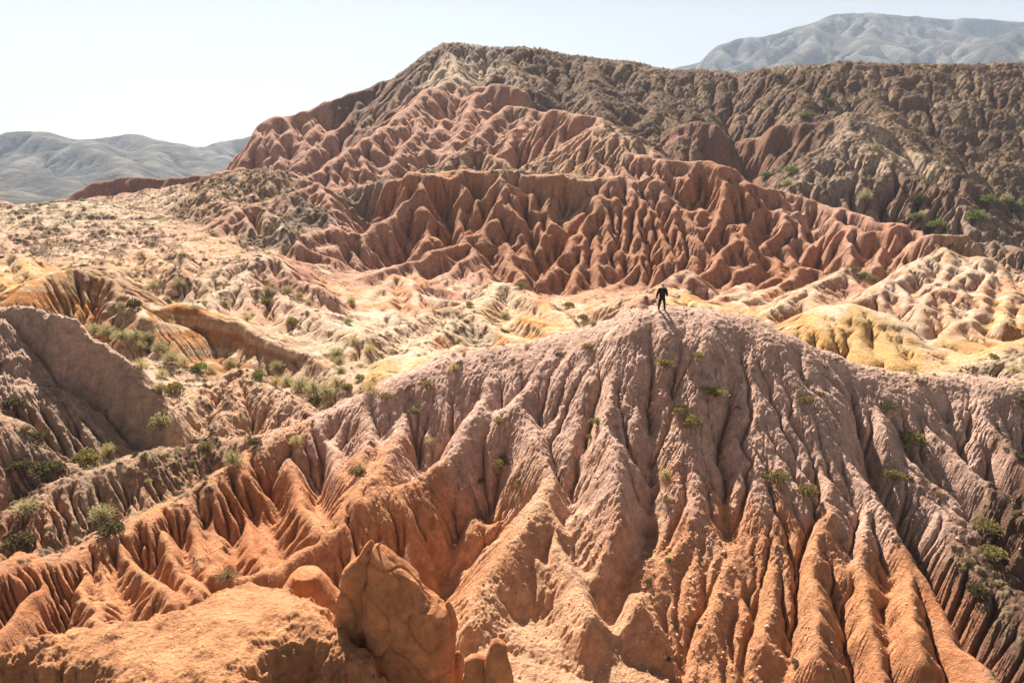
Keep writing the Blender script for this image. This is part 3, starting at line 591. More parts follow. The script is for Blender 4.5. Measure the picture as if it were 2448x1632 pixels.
# colour zones: control points carry a ground colour and how much scrub grows there
PAL=dict(orange=(.61,.275,.13),rust=(.54,.215,.095),red=(.40,.19,.11),redp=(.45,.245,.17),mauve=(.66,.425,.335),pinkpale=(.60,.37,.265),
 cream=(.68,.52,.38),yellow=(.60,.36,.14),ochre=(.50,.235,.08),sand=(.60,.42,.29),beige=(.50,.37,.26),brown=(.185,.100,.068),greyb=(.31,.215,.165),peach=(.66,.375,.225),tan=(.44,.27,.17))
PAL['finc']=(.56,.375,.285);PAL['scarp']=(.52,.285,.14);PAL['slab']=(.66,.31,.15);PAL['wallred']=(.27,.13,.085)
CP=[ ('n',200,1560,16,'slab',0),('n',600,1480,17,'slab',0),('n',800,1560,16,'slab',0),('n',0,1600,15.5,'orange',0),('n',900,1620,15.5,'orange',0),# px,py,D,colour,scrub
 ('n',100,1400,33,'rust',0),('n',400,1300,35,'orange',0),('n',300,1450,31,'orange',0),('n',640,1230,38,'rust',0),('n',560,1330,34,'rust',0),('n',750,1180,39,'orange',0),('n',900,1230,36,'orange',0),('n',650,1390,32,'orange',0),
 ('n',1000,1230,36,'orange',0),('n',1150,1320,33,'orange',0),('n',1300,1250,35,'peach',0),('n',1250,1430,30,'peach',0),('n',1450,1520,29,'peach',0),('n',1200,1560,27,'peach',0),
 ('n',820,1010,44,'mauve',.05),('n',960,960,45,'mauve',.08),('n',1100,900,46,'mauve',.08),('n',1300,880,46,'mauve',.06),('n',1250,1000,42,'mauve',.08),('n',1050,1060,41,'mauve',.04),('n',1400,1000,41,'mauve',.06),('n',1550,850,45,'mauve',.03),
 ('n',1500,1160,36.5,'mauve',0),('n',1650,1170,37,'mauve',0),('n',1850,1160,37.5,'mauve',0),('n',1700,850,45,'mauve',.02),('n',1800,1000,42,'mauve',.03),('n',1750,1130,38,'mauve',.03),('n',2000,950,46,'mauve',.02),('n',2300,1000,46,'mauve',.04),('n',2200,1100,42,'mauve',.06),('n',1980,1110,38.5,'mauve',.03),
 ('n',1600,1350,33,'orange',0),('n',1750,1330,33,'orange',0),('n',1900,1300,33,'orange',0),('n',2100,1400,31,'orange',0),('n',2000,1550,29,'orange',0),('n',1700,1560,29,'orange',0),('n',2250,1500,30,'rust',0),('n',1650,1300,34.5,'orange',0),
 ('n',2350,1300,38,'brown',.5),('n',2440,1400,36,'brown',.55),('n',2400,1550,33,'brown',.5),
 ('n',300,1180,40,'tan',.5),('n',150,1260,38,'tan',.55),('n',450,1110,42.5,'tan',.45),('n',40,1300,36,'rust',.3),('n',30,1200,38,'tan',.5),
 ('n',100,850,50,'finc',0),('n',300,920,47,'finc',0),('n',200,860,50,'finc',0),('n',150,1000,42,'greyb',.15),('n',60,1130,38,'mauve',.3),('n',250,1090,41,'sand',.2),
 ('n',450,960,50,'sand',.12),('n',560,950,51,'peach',.25),('n',680,980,50,'pinkpale',.12),
 ('n',380,830,62,'sand',.3),('n',450,900,57,'sand',.15),('n',700,870,60,'sand',.25),('n',850,860,64,'sand',.2),('n',800,770,78,'cream',.05),('n',860,760,80,'cream',.05),
 ('n',500,800,71,'scarp',0),('n',580,830,69,'scarp',0),('n',650,850,67,'tan',0),('n',450,770,73,'ochre',0),('n',520,700,86,'sand',.3),('n',650,720,86,'pinkpale',.35),('n',750,760,80,'pinkpale',.2),('n',600,660,92,'pinkpale',.3),('n',720,660,95,'redp',.1),('n',750,800,75,'sand',.15),
 ('n',100,700,74,'ochre',.1),('n',220,710,76,'ochre',.1),('n',200,640,84,'tan',.4),('n',290,720,76,'tan',.2),('n',70,640,88,'yellow',.1),('n',20,680,84,'yellow',.1),('n',30,600,98,'pinkpale',.4),
 ('n',200,560,115,'pinkpale',.45),('n',100,500,140,'beige',.35),('n',300,560,115,'pinkpale',.5),('n',420,590,110,'pinkpale',.35),('n',500,600,110,'peach',.2),('n',300,500,138,'beige',.3),('n',480,640,100,'pinkpale',.4),('n',370,640,100,'peach',.35),
 ('n',450,500,150,'tan',.4),('n',350,480,170,'sand',.4),('n',600,440,170,'tan',.6),('n',520,540,125,'redp',.1),('n',600,520,126,'redp',.1),('n',640,550,122,'beige',.6),('n',730,520,130,'greyb',.6),('n',780,470,145,'redp',.05),
 ('n',300,440,235,'wallred',.1),('n',450,430,235,'wallred',.1),('n',50,495,255,'redp',.1),
 ('n',850,700,96,'peach',.03),('n',930,730,92,'peach',0),('n',900,760,86,'cream',.0),('n',960,670,104,'peach',0),('n',1030,700,98,'pinkpale',0),('n',820,650,104,'redp',.1),('n',1100,660,108,'redp',0),('n',1000,640,112,'redp',0),('n',1000,760,84,'sand',.35),('n',940,810,73,'sand',.3),
 ('n',1150,700,98,'sand',.25),('n',1120,770,83,'beige',.4),('n',1080,820,74,'peach',.05),('n',980,850,69,'cream',.0),('n',920,880,64,'yellow',.05),('n',1000,890,64,'yellow',.0),('n',1210,800,77,'peach',.05),('n',1280,770,83,'yellow',0),('n',1300,720,90,'peach',.1),('n',1250,740,88,'yellow',0),('n',1350,690,97,'peach',.1),('n',1400,730,88,'sand',.2),
 ('n',1500,690,95,'redp',.2),('n',1620,690,96,'peach',.2),('n',1600,660,103,'redp',.1),('n',1700,680,100,'redp',.1),('n',1800,690,98,'peach',.1),('n',1760,730,90,'peach',0),('n',1850,720,90,'pinkpale',.05),('n',1680,735,88,'yellow',0),('n',1830,765,80,'yellow',0),
 ('n',1950,700,92,'sand',.2),('n',2020,680,97,'redp',.2),('n',1930,750,82,'redp',0),('n',2000,730,84,'peach',0),
 ('n',1950,800,69,'yellow',0),('n',2050,780,70,'yellow',0),('n',2130,830,65,'yellow',0),('n',2050,850,64,'yellow',0),('n',2020,735,73,'cream',0),('n',2200,880,61,'yellow',0),
 ('n',2100,720,80,'pinkpale',.0),('n',2200,700,84,'pinkpale',.02),('n',2150,670,88,'pinkpale',.05),('n',2270,620,94,'sand',.1),('n',2350,680,85,'pinkpale',.05),('n',2420,700,84,'peach',.05),('n',2300,740,78,'peach',.05),('n',2400,760,78,'yellow',.03),('n',2180,780,72,'cream',0),
 ('n',2300,830,67,'yellow',0),('n',2400,830,70,'ochre',0),('n',2260,850,65,'peach',0),('n',2400,880,59,'beige',.4),('n',2300,895,58,'sand',.3),
 ('n',2050,640,110,'redp',.1),('n',2080,560,120,'red',0),('n',2200,580,116,'redp',0),('n',2350,590,115,'tan',.3),('n',2440,600,114,'greyb',.5),('n',2000,560,126,'redp',0),
 ('n',900,560,128,'redp',0),('n',750,610,116,'redp',0),('n',1000,500,133,'red',0),('n',1100,560,126,'red',0),('n',1200,520,131,'red',0),('n',1300,600,122,'red',0),('n',1400,520,132,'red',0),('n',1400,640,118,'red',0),('n',1500,580,126,'red',0),('n',1600,550,128,'red',0),('n',1700,600,122,'red',0),('n',1700,460,138,'red',0),('n',1800,500,134,'red',0),('n',1850,620,122,'red',0),('n',1950,600,124,'red',0),('n',1900,480,142,'redp',0),('n',1980,510,138,'redp',0),
 ('n',1250,400,152,'tan',.5),('n',1100,390,155,'tan',.45),('n',1350,400,152,'tan',.35),('n',1550,400,149,'redp',0),('n',1500,320,165,'tan',.4),('n',1430,300,172,'redp',.1),('n',1600,340,175,'brown',.7),('n',1700,370,170,'brown',.7),
 ('n',1300,300,180,'redp',.05),('n',1200,330,178,'redp',.1),('n',1000,350,180,'redp',.05),('n',900,400,172,'redp',.05),('n',1050,260,215,'redp',.05),('n',1150,230,225,'redp',.02),('n',950,300,200,'redp',.08),('n',850,420,172,'redp',0),('n',980,390,168,'greyb',.75),('n',860,490,150,'greyb',.7),('n',960,440,142,'red',0),('n',1040,430,144,'red',0),
 ('n',700,330,245,'redp',.03),('n',620,340,240,'redp',.03),('n',850,260,262,'brown',.25),('n',780,330,240,'redp',.1),('n',870,330,220,'brown',.6),('n',1000,180,280,'brown',.5),('n',1090,180,262,'beige',.35),('n',1130,150,280,'greyb',.6),('n',1300,160,270,'brown',.7),('n',1300,230,235,'brown',.7),
 ('n',1450,220,240,'brown',.85),('n',1600,250,230,'brown',.9),('n',1800,250,225,'brown',.9),('n',2000,220,230,'brown',.9),('n',2200,300,210,'brown',.9),('n',2400,250,220,'brown',.9),('n',1900,350,205,'brown',.85),('n',2050,400,190,'greyb',.6),('n',2120,400,188,'beige',.45),('n',2300,420,185,'brown',.85),('n',2200,500,160,'brown',.7),('n',1900,420,175,'greyb',.6),('n',2050,480,165,'greyb',.7),('n',2400,480,170,'brown',.85),('n',2350,540,150,'greyb',.6),('n',1650,380,165,'greyb',.6),('n',1850,290,208,'wallred',.3),('n',1650,300,215,'wallred',.4),
]
def zone_fields(x,y):
    wx_=x+(fbm(x/ (y+8)*14,np.log(y+8)*14,3,61)*.035*(y+8)); wy_=y+(fbm(x/(y+8)*14+7,np.log(y+8)*14,3,65)*.05*(y+8))
    wy_=wy_+(perlin(x*.8,y*.12,67)*1.6+perlin(x*2.3,y*.25,68)*.7)*(1-sstep(y,50,60))
    U=(wx_/(wy_+5)).astype(f4);V=(np.log(wy_+5)*.8).astype(f4)
    NE=(2.5e-3*(1-sstep(y,46,56))).astype(f4)
    acc=np.zeros(x.shape+(4,),f4);ws=np.zeros(x.shape,f4)
    for z,px,py,D,c,s in CP:
        p=W(*NP(z,px,py),D)
        u=p[0]/(p[1]+5);v=math.log(p[1]+5)*.8
        w=1/((U-u)**2+(V-v)**2+3e-4+NE)**2.0
        ws+=w
        q=PAL[c]
        acc[...,0]+=w*q[0];acc[...,1]+=w*q[1];acc[...,2]+=w*q[2];acc[...,3]+=w*s
    return acc/ws[...,None]
def coarse(fn,G,step=3):
    """evaluate a slow field on every step-th vertex and interpolate"""
    xs=X[::step,::step];ys=Y[::step,::step]
    A=fn(xs,ys)
    jj=np.arange(G.n)/step;ii=np.arange(G.m)/step
    jj=np.clip(jj,0,A.shape[0]-1.001);ii=np.clip(ii,0,A.shape[1]-1.001)
    b=jj.astype(int);v=(jj-b)[:,None,None].astype(f4);a=ii.astype(int);u=(ii-a)[None,:,None].astype(f4)
    A0=A[b]*(1-v)+A[np.minimum(b+1,A.shape[0]-1)]*v
    return A0[:,a]*(1-u)+A0[:,np.minimum(a+1,A.shape[1]-1)]*u
ZF=coarse(zone_fields,G,3)
log('zones')
def slope_of(G,Z):
    gx=np.gradient(Z,axis=1)/G.cell[:,None];gy=np.gradient(Z,axis=0)/G.cell[:,None]
    return gx,gy,np.sqrt(gx*gx+gy*gy)
gx,gy,SL=slope_of(G,Z)
scrub=ZF[...,3]
# low tufts growing on the ground: small mounds of cushion plants
cs=np.clip(Y/110,.38,1.25)           # plants look alike everywhere; far slopes carry the larger bushes
def mounds(cx,seed,thr):
    w=worley(X/cx,Y/cx,seed)
    n=fbm(X/(cx*3.5),Y/(cx*3.5),3,seed+3)
    return np.clip(1-w*w*3.2,0,1)*sstep(n*.5+scrub,thr,thr+.18)*(scrub>.02)
m1=mounds(1.5,71,.42)*sstep(Y,70,120); m2=mounds(.75,73,.38)*(1-.4*sstep(Y,120,180)); m3=mounds(.42,75,.34)*(1-sstep(Y,60,90))
steep_cut=1-sstep(SL,1.1,1.8)
m1*=steep_cut;m2*=steep_cut;m3*=steep_cut
tuft=np.clip(np.maximum(np.maximum(m1,m2),m3),0,1)
Z+=m1*(.5-.15*sstep(Y,170,200))+m2*.22+m3*.12
log('tufts')
# crust: lumps and pits
fine=fbm(X*2.6,Y*2.6,4,81,.6)
lump=np.abs(perlin(X*1.7+fine*.3,Y*1.7,83))
nearm=1-sstep(Y,55,85)
rough=(.25+.75*sstep(ZF[...,2],.13,.17))*nearm      # the mauve crust is the rougher one
Z+=fine*.060*rough*sstep(Y,20,27)+lump*.03*rough*sstep(Y,20,27)+fbm(X*5.2,Y*5.2,3,84,.6)*.045*rough*sstep(Y,20,27)*(.5+sstep(fbm(X*.3,Y*.3,2,86),-.2,.4))
Z+=fbm(X*.7,Y*.7,4,88,.6)*.28*sstep(-X,12,16)*sstep(Y,44,47)*(1-sstep(Y,55,58))
Z+=fbm(X*7,Y*7,3,85)*.012*nearm*sstep(Y,20,27)
Z+=fbm(X*1.3,Y*1.3,4,87,.65)*.09*(1-nearm)*(1-.8*domez)*np.clip(Y/110,.5,2)
# rock nose in front: pitted crumbly edge
nose=(Y<22)
Z+=np.where(nose,(fbm(X*3.2,Y*3.2,4,91,.6)*.10-np.abs(perlin(X*2.1,Y*2.1,92))*.12)*np.clip(SL,0.22,2.2)+fbm(X*12,Y*12,3,93)*.012,0).astype(f4)
# bedding: slightly harder beds stand out on the cliff and the scarps
bedz=Z+.18*X*.3+fbm(X*.05,Y*.05,2,95)*1.5
gx,gy,SL=slope_of(G,Z)
log('detail')
def height(x,y):
    i,j=G.ij(np.asarray(x,float),np.asarray(y,float));return float(bil(Z,np.array([i]),np.array([j]))[0])
# colours ------------------------------------------------------
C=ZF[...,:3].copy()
n1=fbm(X*.35,Y*.35,4,101,.6)[...,None];n2=fbm(X*1.8,Y*1.8,3,105,.6)[...,None]
# strata: tilted beds tint the bare badlands
elev=Z+X*.10-Y*.03+fbm(X*.06,Y*.06,3,107)*2.2
band=np.sin(elev*2.6)+.6*np.sin(elev*6.1+1.3)+.4*np.sin(elev*13.0+.4)
mid_dome=domez
yel=np.array(PAL['yellow'],f4);crm=np.array(PAL['cream'],f4);red_=np.array(PAL['red'],f4);och=np.array(PAL['ochre'],f4);pk=np.array(PAL['pinkpale'],f4)
mid=(sstep(Y,56,64)*(1-sstep(Y,104,116)))*(1-np.clip(scrub*2.2,0,1))*(1-.75*domez)
bb=(sstep(band,.35,1.2)*mid*.75)[...,None];C=C*(1-bb)+crm*bb
bb=(sstep(-band,.5,1.3)*mid*.7)[...,None];C=C*(1-bb)+C*np.array([.86,.62,.45],f4)*bb*1.0
cl=(sstep(Y,108,116)*(1-sstep(Y,165,180)))*(1-np.clip(scrub*2.5,0,1))
bb=(sstep(np.sin(elev*1.3+.7)+.5*np.sin(elev*4.7),.5,1.2)*cl*.35)[...,None];C=C*(1-bb)+C*np.array([1.12,1.25,1.05],f4)*bb
C*=1+n1*.12+n2*.08
# loose sediment is paler and lies where it is flat
flat=(1-sstep(SL,.12,.38))[...,None]*(1-np.clip(scrub*1.3,0,.7))[...,None]
flat=flat*(.25+.75*sstep(Y,52,62))[...,None]
C=C*(1-flat*.35)+(C*.4+crm*.6)*flat*.35
for z,p,wd in (('Z3',[(1850,600,98),(1760,680,95),(1690,760,89),(1640,820,87),(1500,900,83),(1400,955,80),(1250,958,77)],.55),('Z3',[(1310,820,86),(1360,870,84),(1400,930,81)],.5),
   ('Z3',[(900,395,128),(800,470,118),(760,520,112),(740,570,106)],.6),('Z3',[(380,640,108),(500,655,104),(640,665,100)],.7),('Z1',[(1480,330,105),(1400,420,98),(1300,500,93)],.9),('Z5',[(560,1000,96),(400,960,98)],.4)):
    P_=R(z,*p)
    for a_,b_ in zip(P_[:-1],P_[1:]):
        r0_,r1_=G.rows(min(a_[1],b_[1])-3,max(a_[1],b_[1])+3);c0_,c1_=G.cols(min(a_[0],b_[0])-3,max(a_[0],b_[0])+3,min(a_[1],b_[1])-3,max(a_[1],b_[1])+3)
        x_=wx[r0_:r1_,c0_:c1_];y_=wy[r0_:r1_,c0_:c1_];dx,dy=b_[0]-a_[0],b_[1]-a_[1];t_=np.clip(((x_-a_[0])*dx+(y_-a_[1])*dy)/(dx*dx+dy*dy),0,1)
        k_=(1-sstep(np.hypot(x_-a_[0]-t_*dx,y_-a_[1]-t_*dy),wd*.4,wd*1.3))[...,None]*.85
        C[r0_:r1_,c0_:c1_]=C[r0_:r1_,c0_:c1_]*(1-k_)+np.array([.62,.47,.34],f4)*k_;tuft[r0_:r1_,c0_:c1_]*=1-k_[...,0]
# scrub colour on the tufts, in patches of kind
kind=fbm(X*.11,Y*.11,3,111)[...,None]
olive=np.array([.14,.088,.055],f4);straw=np.array([.29,.20,.125],f4);dark=np.array([.085,.08,.038],f4);grn=np.array([.12,.16,.045],f4)
tc=straw+(olive-straw)*sstep(kind,-.35,.25)+(dark-olive)*.6*sstep(n2,.1,.6)
cd=worley(X/1.1,Y/1.1,115)[...,None]
tm=sstep(tuft,.10,.45)[...,None]
C=C*(1-tm*.8)+tc*tm*.8
C=np.clip(C,.02,.85)
log('colours')

# ---------------------------------------------------------------- materials
def new_mat(name):
    m=bpy.data.materials.new(name);m.use_nodes=True
    nt=m.node_tree;b=nt.nodes['Principled BSDF'];b.inputs['Roughness'].default_value=.95
    b.inputs['Specular IOR Level'].default_value=.15
    return m,nt,b
def earth_mat(name,attr='ground_colour',grain=9.0,gstr=.5,colour=None,var=.22,bd=.05):
    m,nt,b=new_mat(name);N=nt.nodes;L=nt.links
    geo=N.new('ShaderNodeNewGeometry')
    if attr:
        a=N.new('ShaderNodeAttribute');a.attribute_name=attr;src=a.outputs['Color']
    else:
        a=N.new('ShaderNodeRGB');a.outputs[0].default_value=(*colour,1);src=a.outputs[0]
    def noise(scale,det=6,rough=.6):
        n=N.new('ShaderNodeTexNoise');n.inputs['Scale'].default_value=scale;n.inputs['Detail'].default_value=det;n.inputs['Roughness'].default_value=rough
        L.new(geo.outputs['Position'],n.inputs['Vector']);return n
    nA=noise(grain*.25);nB=noise(grain*.85,6,.72)
    mr=N.new('ShaderNodeMapRange');mr.inputs['From Min'].default_value=.3;mr.inputs['From Max'].default_value=.7
    mr.inputs['To Min'].default_value=1-var;mr.inputs['To Max'].default_value=1+var;L.new(nA.outputs['Fac'],mr.inputs['Value'])
    mr2=N.new('ShaderNodeMapRange');mr2.inputs['From Min'].default_value=.3;mr2.inputs['From Max'].default_value=.7
    mr2.inputs['To Min'].default_value=1-var*.8;mr2.inputs['To Max'].default_value=1+var*.8;L.new(nB.outputs['Fac'],mr2.inputs['Value'])
    mu=N.new('ShaderNodeMath');mu.operation='MULTIPLY';L.new(mr.outputs[0],mu.inputs[0]);L.new(mr2.outputs[0],mu.inputs[1])
    vm=N.new('ShaderNodeVectorMath');vm.operation='SCALE';L.new(src,vm.inputs[0]);L.new(mu.outputs[0],vm.inputs['Scale'])
    L.new(vm.outputs[0],b.inputs['Base Color'])
    ad=N.new('ShaderNodeMath');ad.operation='MULTIPLY_ADD';ad.inputs[1].default_value=1.7
    L.new(nB.outputs['Fac'],ad.inputs[0]);L.new(nA.outputs['Fac'],ad.inputs[2])
    bp=N.new('ShaderNodeBump');bp.inputs['Strength'].default_value=gstr;bp.inputs['Distance'].default_value=bd
    L.new(ad.outputs[0],bp.inputs['Height']);L.new(bp.outputs[0],b.inputs['Normal'])
    return m
MG=earth_mat('eroded_clay',grain=7,gstr=1.0,bd=.22,var=.26)
MF=earth_mat('far_clay',grain=2.2,gstr=.8,bd=.5)

def tag(o,label=None,cat=None,group=None,kind=None):
    if label:o['label']=label
    if cat:o['category']=cat
    if group:o['group']=group
    if kind:o['kind']=kind
    return o
def sheet(name,G,Z,C,mat,r0=0,r1=None,NRM=None):
    r1=G.n if r1 is None else r1
    n=r1-r0;m=G.m
    x=G.X[r0:r1];y=G.Y[r0:r1];z=Z[r0:r1]
    co=np.stack([x,y,z],-1).reshape(-1,3).astype(f4)
    idx=np.arange(n*m,dtype=np.int32).reshape(n,m)
    a=idx[:-1,:-1];b=idx[:-1,1:];c=idx[1:,1:];d=idx[1:,:-1]
    f=np.stack([a,b,c,d],-1).reshape(-1,4)
    me=bpy.data.meshes.new(name)
    me.vertices.add(len(co));me.vertices.foreach_set('co',co.ravel())
    me.loops.add(f.size);me.loops.foreach_set('vertex_index',f.ravel())
    me.polygons.add(len(f));me.polygons.foreach_set('loop_start',np.arange(0,f.size,4,dtype=np.int32))
    me.polygons.foreach_set('use_smooth',np.ones(len(f),bool))
    me.update(calc_edges=True)
    at=me.color_attributes.new('ground_colour','FLOAT_COLOR','POINT')
    cc=np.ones((len(co),4),f4);cc[:,:3]=C[r0:r1].reshape(-1,3);at.data.foreach_set('color',cc.ravel())
    if NRM is not None: me.normals_split_custom_set_from_vertices(NRM[r0:r1].reshape(-1,3))
    me.materials.append(mat)
    o=bpy.data.objects.new(name,me);COL.objects.link(o);tag(o,kind='structure');return o
def grid_normals(G,Z):
    P=np.stack([G.X,G.Y,Z],-1);a=np.empty_like(P);b=np.empty_like(P)
    a[:,1:-1]=P[:,2:]-P[:,:-2];a[:,0]=P[:,1]-P[:,0];a[:,-1]=P[:,-1]-P[:,-2]
    b[1:-1]=P[2:]-P[:-2];b[0]=P[1]-P[0];b[-1]=P[-1]-P[-2]
    n=np.cross(a,b);return (n/np.linalg.norm(n,axis=2,keepdims=True)).astype(f4)
GN=grid_normals(G,Z)
ra,rb=G.rows(107,166)
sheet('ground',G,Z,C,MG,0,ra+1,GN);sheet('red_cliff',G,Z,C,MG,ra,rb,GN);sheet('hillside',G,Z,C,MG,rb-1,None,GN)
del GN
log('sheet')

MM=earth_mat('mountain_ground',grain=.10,gstr=1.0,bd=9,var=.30)
# ---------------------------------------------------------------- far mountains
def mountains(name,rect,rdg,subs,seed,base=-28,tint=(.055,.049,.042),ero=300000):
    g=Rect(*rect)
    z=np.full(g.X.shape,base,f4)+fbm(g.X/300,g.Y/300,4,seed)*9
    wx=g.X+fbm(g.X/260,g.Y/260,4,seed+1)*45;wy=g.Y+fbm(g.X/260,g.Y/260,4,seed+5)*45
    al=[]
    for rd in rdg:
        al.append(rd)
        for lv,(sp_,ln,ang) in enumerate(subs):
            if lv==0: cur=[rd]
            nxt=[]
            for q in cur: nxt+=spurs(q,sp_,ln,g=.6,ang=ang,seed=seed+lv,r=q.r*.6,fl=1.1)
            al+=nxt;cur=nxt
    for rd in al: stamp(g,z,wx,wy,rd,floor=base-5)
    z=smooth(z,1);z+=fbm(g.X/90,g.Y/90,4,seed+9,.55)*4
    z,_=rivers(g,z,its=5,kf=1.1,m=.33,seed=seed,maxcut=40,acrit=np.full(z.shape,600.),creep=np.full(z.shape,350.),diff=.7)
    z+=fbm(g.X/28,g.Y/28,3,seed+31,.6)*1.3
    n=fbm(g.X/60,g.Y/60,4,seed+20)[...,None]
    n3=fbm(g.X/14,g.Y/14,2,seed+24)[...,None]
    c=np.array(tint,f4)*(1+n*.15+n3*.2)
    w=np.array([.22,.19,.15],f4);k=sstep(n,-.2,.6)*.6
    c=c*(1-k)+w*k
    return sheet(name,g,z,np.clip(c,.02,.8),MM)
RM=[Ridge(R('Q2',(740,312,2500),(900,270,2450),(1100,200,2400),(1300,110,2350),(1450,70,2350),(1650,55,2350),(1800,80,2400),(1950,68,2400),(2100,80,2400),(2250,95,2400),(2500,110,2400),(3000,120,2400)),sf=.8,r=18,w=4),
    Ridge(R('Q2',(2700,60,1900),(2352,105,1850),(2270,150,1780),(2190,200,1700)),sf=.6,r=14),
    Ridge(R('Q2',(1450,70,2350),(1350,190,2000),(1180,320,1700)),sf=.6,r=12),Ridge(R('Q2',(1800,80,2400),(1900,180,2000),(2150,300,1700)),sf=.6,r=12),
    Ridge(R('Q2',(1650,55,2350),(1640,190,2000),(1560,300,1700)),sf=.6,r=12)]
mountains('mountains',(200,2600,1150,2900,7.0),RM,[(170,420,35),(95,150,40)],300)
LM=[Ridge(R('Q1',(-900,560,1500),(-300,600,1500),(0,620,1500),(100,600,1500),(180,595,1500),(350,635,1550),(480,618,1600),(620,610,1650),(760,640,1700),(920,670,1700),(1000,660,1800),(1100,635,1900),(1190,607,1950),(1350,590,1950),(1800,600,1950)),sf=.6,r=14),
    Ridge(R('Q1',(350,635,1550),(420,660,1400),(560,740,1220),(700,810,1050)),sf=.42,r=10),
    Ridge(R('Q1',(-50,760,1150),(80,765,1100),(160,790,1050),(260,830,980),(370,885,900)),sf=.42,r=8),
    Ridge(R('Q1',(620,610,1650),(700,690,1400),(800,790,1200)),sf=.42,r=10),
    Ridge(R('Q1',(920,670,1700),(960,740,1400),(1000,790,1250)),sf=.42,r=10),
    Ridge(R('Q1',(-150,840,760),(0,845,740),(100,880,710),(230,925,670)),sf=.36,r=7)]
mountains('hills',(-2300,150,520,2300,6.0),LM,[(110,260,35),(60,90,40)],400,base=-30,tint=(.075,.067,.057))
# wide plain that carries the place to the horizon
pg=Rect(-6000,7000,-200,9000,200)
pz=np.full(pg.X.shape,-36,f4)
sheet('plain',pg,pz,np.ones(pg.X.shape+(3,),f4)*np.array([.42,.33,.25],f4),MF)
log('mountains')
#THINGS
# ---------------------------------------------------------------- standing rocks in front
def rock_mat(name,col,grain=5,bump=.6,bd=.06,var=.2): return earth_mat(name,attr=None,colour=col,grain=grain,gstr=bump,bd=bd,var=var)
MR=rock_mat('red_sandstone',(.46,.195,.09),grain=6,bump=1.0,bd=.08,var=.28)
def vnoise(P,s,seed):  # 3-D-ish noise from two sheets
    return perlin(P[:,0]*s+P[:,2]*s*.37,P[:,2]*s-P[:,1]*s*.31,seed)*.6+perlin(P[:,1]*s+11,P[:,2]*s*.8+P[:,0]*s*.2,seed+3)*.6
def loft(z,rows,D,depth=.6,below=None,amp=.08,seed=0,nz=90,na=110,lean=0,groove=None,ex=2.3,planes=()):
    """a standing rock: width follows its outline, thickness its own; closed rings from foot to tip"""
    rows=sorted(rows)
    L=[W(*NP(z,r[1],r[0]),D) for r in rows];Rr=[W(*NP(z,r[2],r[0]),D) for r in rows]
    zs=np.array([(a[2]+b[2])/2 for a,b in zip(L,Rr)]);xl=np.array([a[0] for a in L]);xr=np.array([b[0] for b in Rr])
    if below: 
        zs=np.append(zs,below[0]);c=(xl[-1]+xr[-1])/2;h=(xr[-1]-xl[-1])/2*below[1];xl=np.append(xl,c-h);xr=np.append(xr,c+h)
    t=np.concatenate([zs[0]-(zs[0]-zs[1])*0+np.zeros(0),zs[0]+(zs[-1]-zs[0])*(np.linspace(0,1,nz)**1.15)])
    o=np.argsort(zs);XL=np.interp(t,zs[o],xl[o]);XR=np.interp(t,zs[o],xr[o])
    k=np.array([.25,.5,.25])
    for _ in range(2):
        XL[1:-1]=np.convolve(XL,k,'valid');XR[1:-1]=np.convolve(XR,k,'valid')
    a=np.linspace(0,2*np.pi,na,endpoint=False);V=[]
    for i,zz in enumerate(t):
        c=(XL[i]+XR[i])/2;h=max((XR[i]-XL[i])/2,.02);dp=depth*max(h,.02)**.85*(1.0+.0*i)
        cx=np.sign(np.cos(a))*np.abs(np.cos(a))**(2/ex);sy=np.sign(np.sin(a))*np.abs(np.sin(a))**(2/ex)
        V.append(np.stack([c+h*cx,D+lean*(zz-t[0])+dp*sy,np.full(na,zz)],1))
    V=np.concatenate(V)
    V0=V.copy();cc_=(XL[-1]+XR[-1])/2;hh_=(XR.max()-XL.min())/2
    for nx,ny,nz_,off,zc in planes:
        nn=np.array([nx,ny,nz_]);nn=nn/np.linalg.norm(nn);dd=(V-np.array([cc_,D,t[0]-zc]))@nn-off;V=V-np.clip(dd,0,None)[:,None]*nn*.92
    C0=np.stack([np.repeat((XL+XR)/2,na),D+lean*(V[:,2]-t[0]),V[:,2]],1)
    dirs=V-C0;dirs/=np.linalg.norm(dirs,axis=1)[:,None]+1e-6
    n=vnoise(V,.8,seed)*amp*1.6+vnoise(V,2.2,seed+5)*amp*.7+vnoise(V,6,seed+9)*amp*.25+vnoise(V,15,seed+12)*amp*.1
    crack=np.exp(-(vnoise(V,.9,seed+30)/.03)**2)*amp*.9+np.exp(-(vnoise(V,1.7,seed+40)/.02)**2)*amp*.35
    n=n-np.clip(np.abs(vnoise(V,1.3,seed+50))-.12,0,1)*amp*2.0
    bed=V[:,2]*2.1+V[:,0]*.5+vnoise(V,.6,seed+60)*.8;n=n-np.exp(-((bed-np.round(bed))/.05)**2)*amp*.35*(vnoise(V,.7,seed+61)>-.05)
    fade=np.clip(np.repeat(np.arange(nz),na)/8.,.15,1)
    V=V+dirs*((n-crack)*fade)[:,None]
    tip=np.array([[(XL[0]+XR[0])/2,D,t[0]+.03]])
    f=[]
    for i in range(nz-1):
        for j in range(na):
            j2=(j+1)%na;f.append((i*na+j,(i+1)*na+j,(i+1)*na+j2,i*na+j2))
    for j in range(na): f.append((nz*na,j,(j+1)%na))
    return np.vstack([V,tip]),f
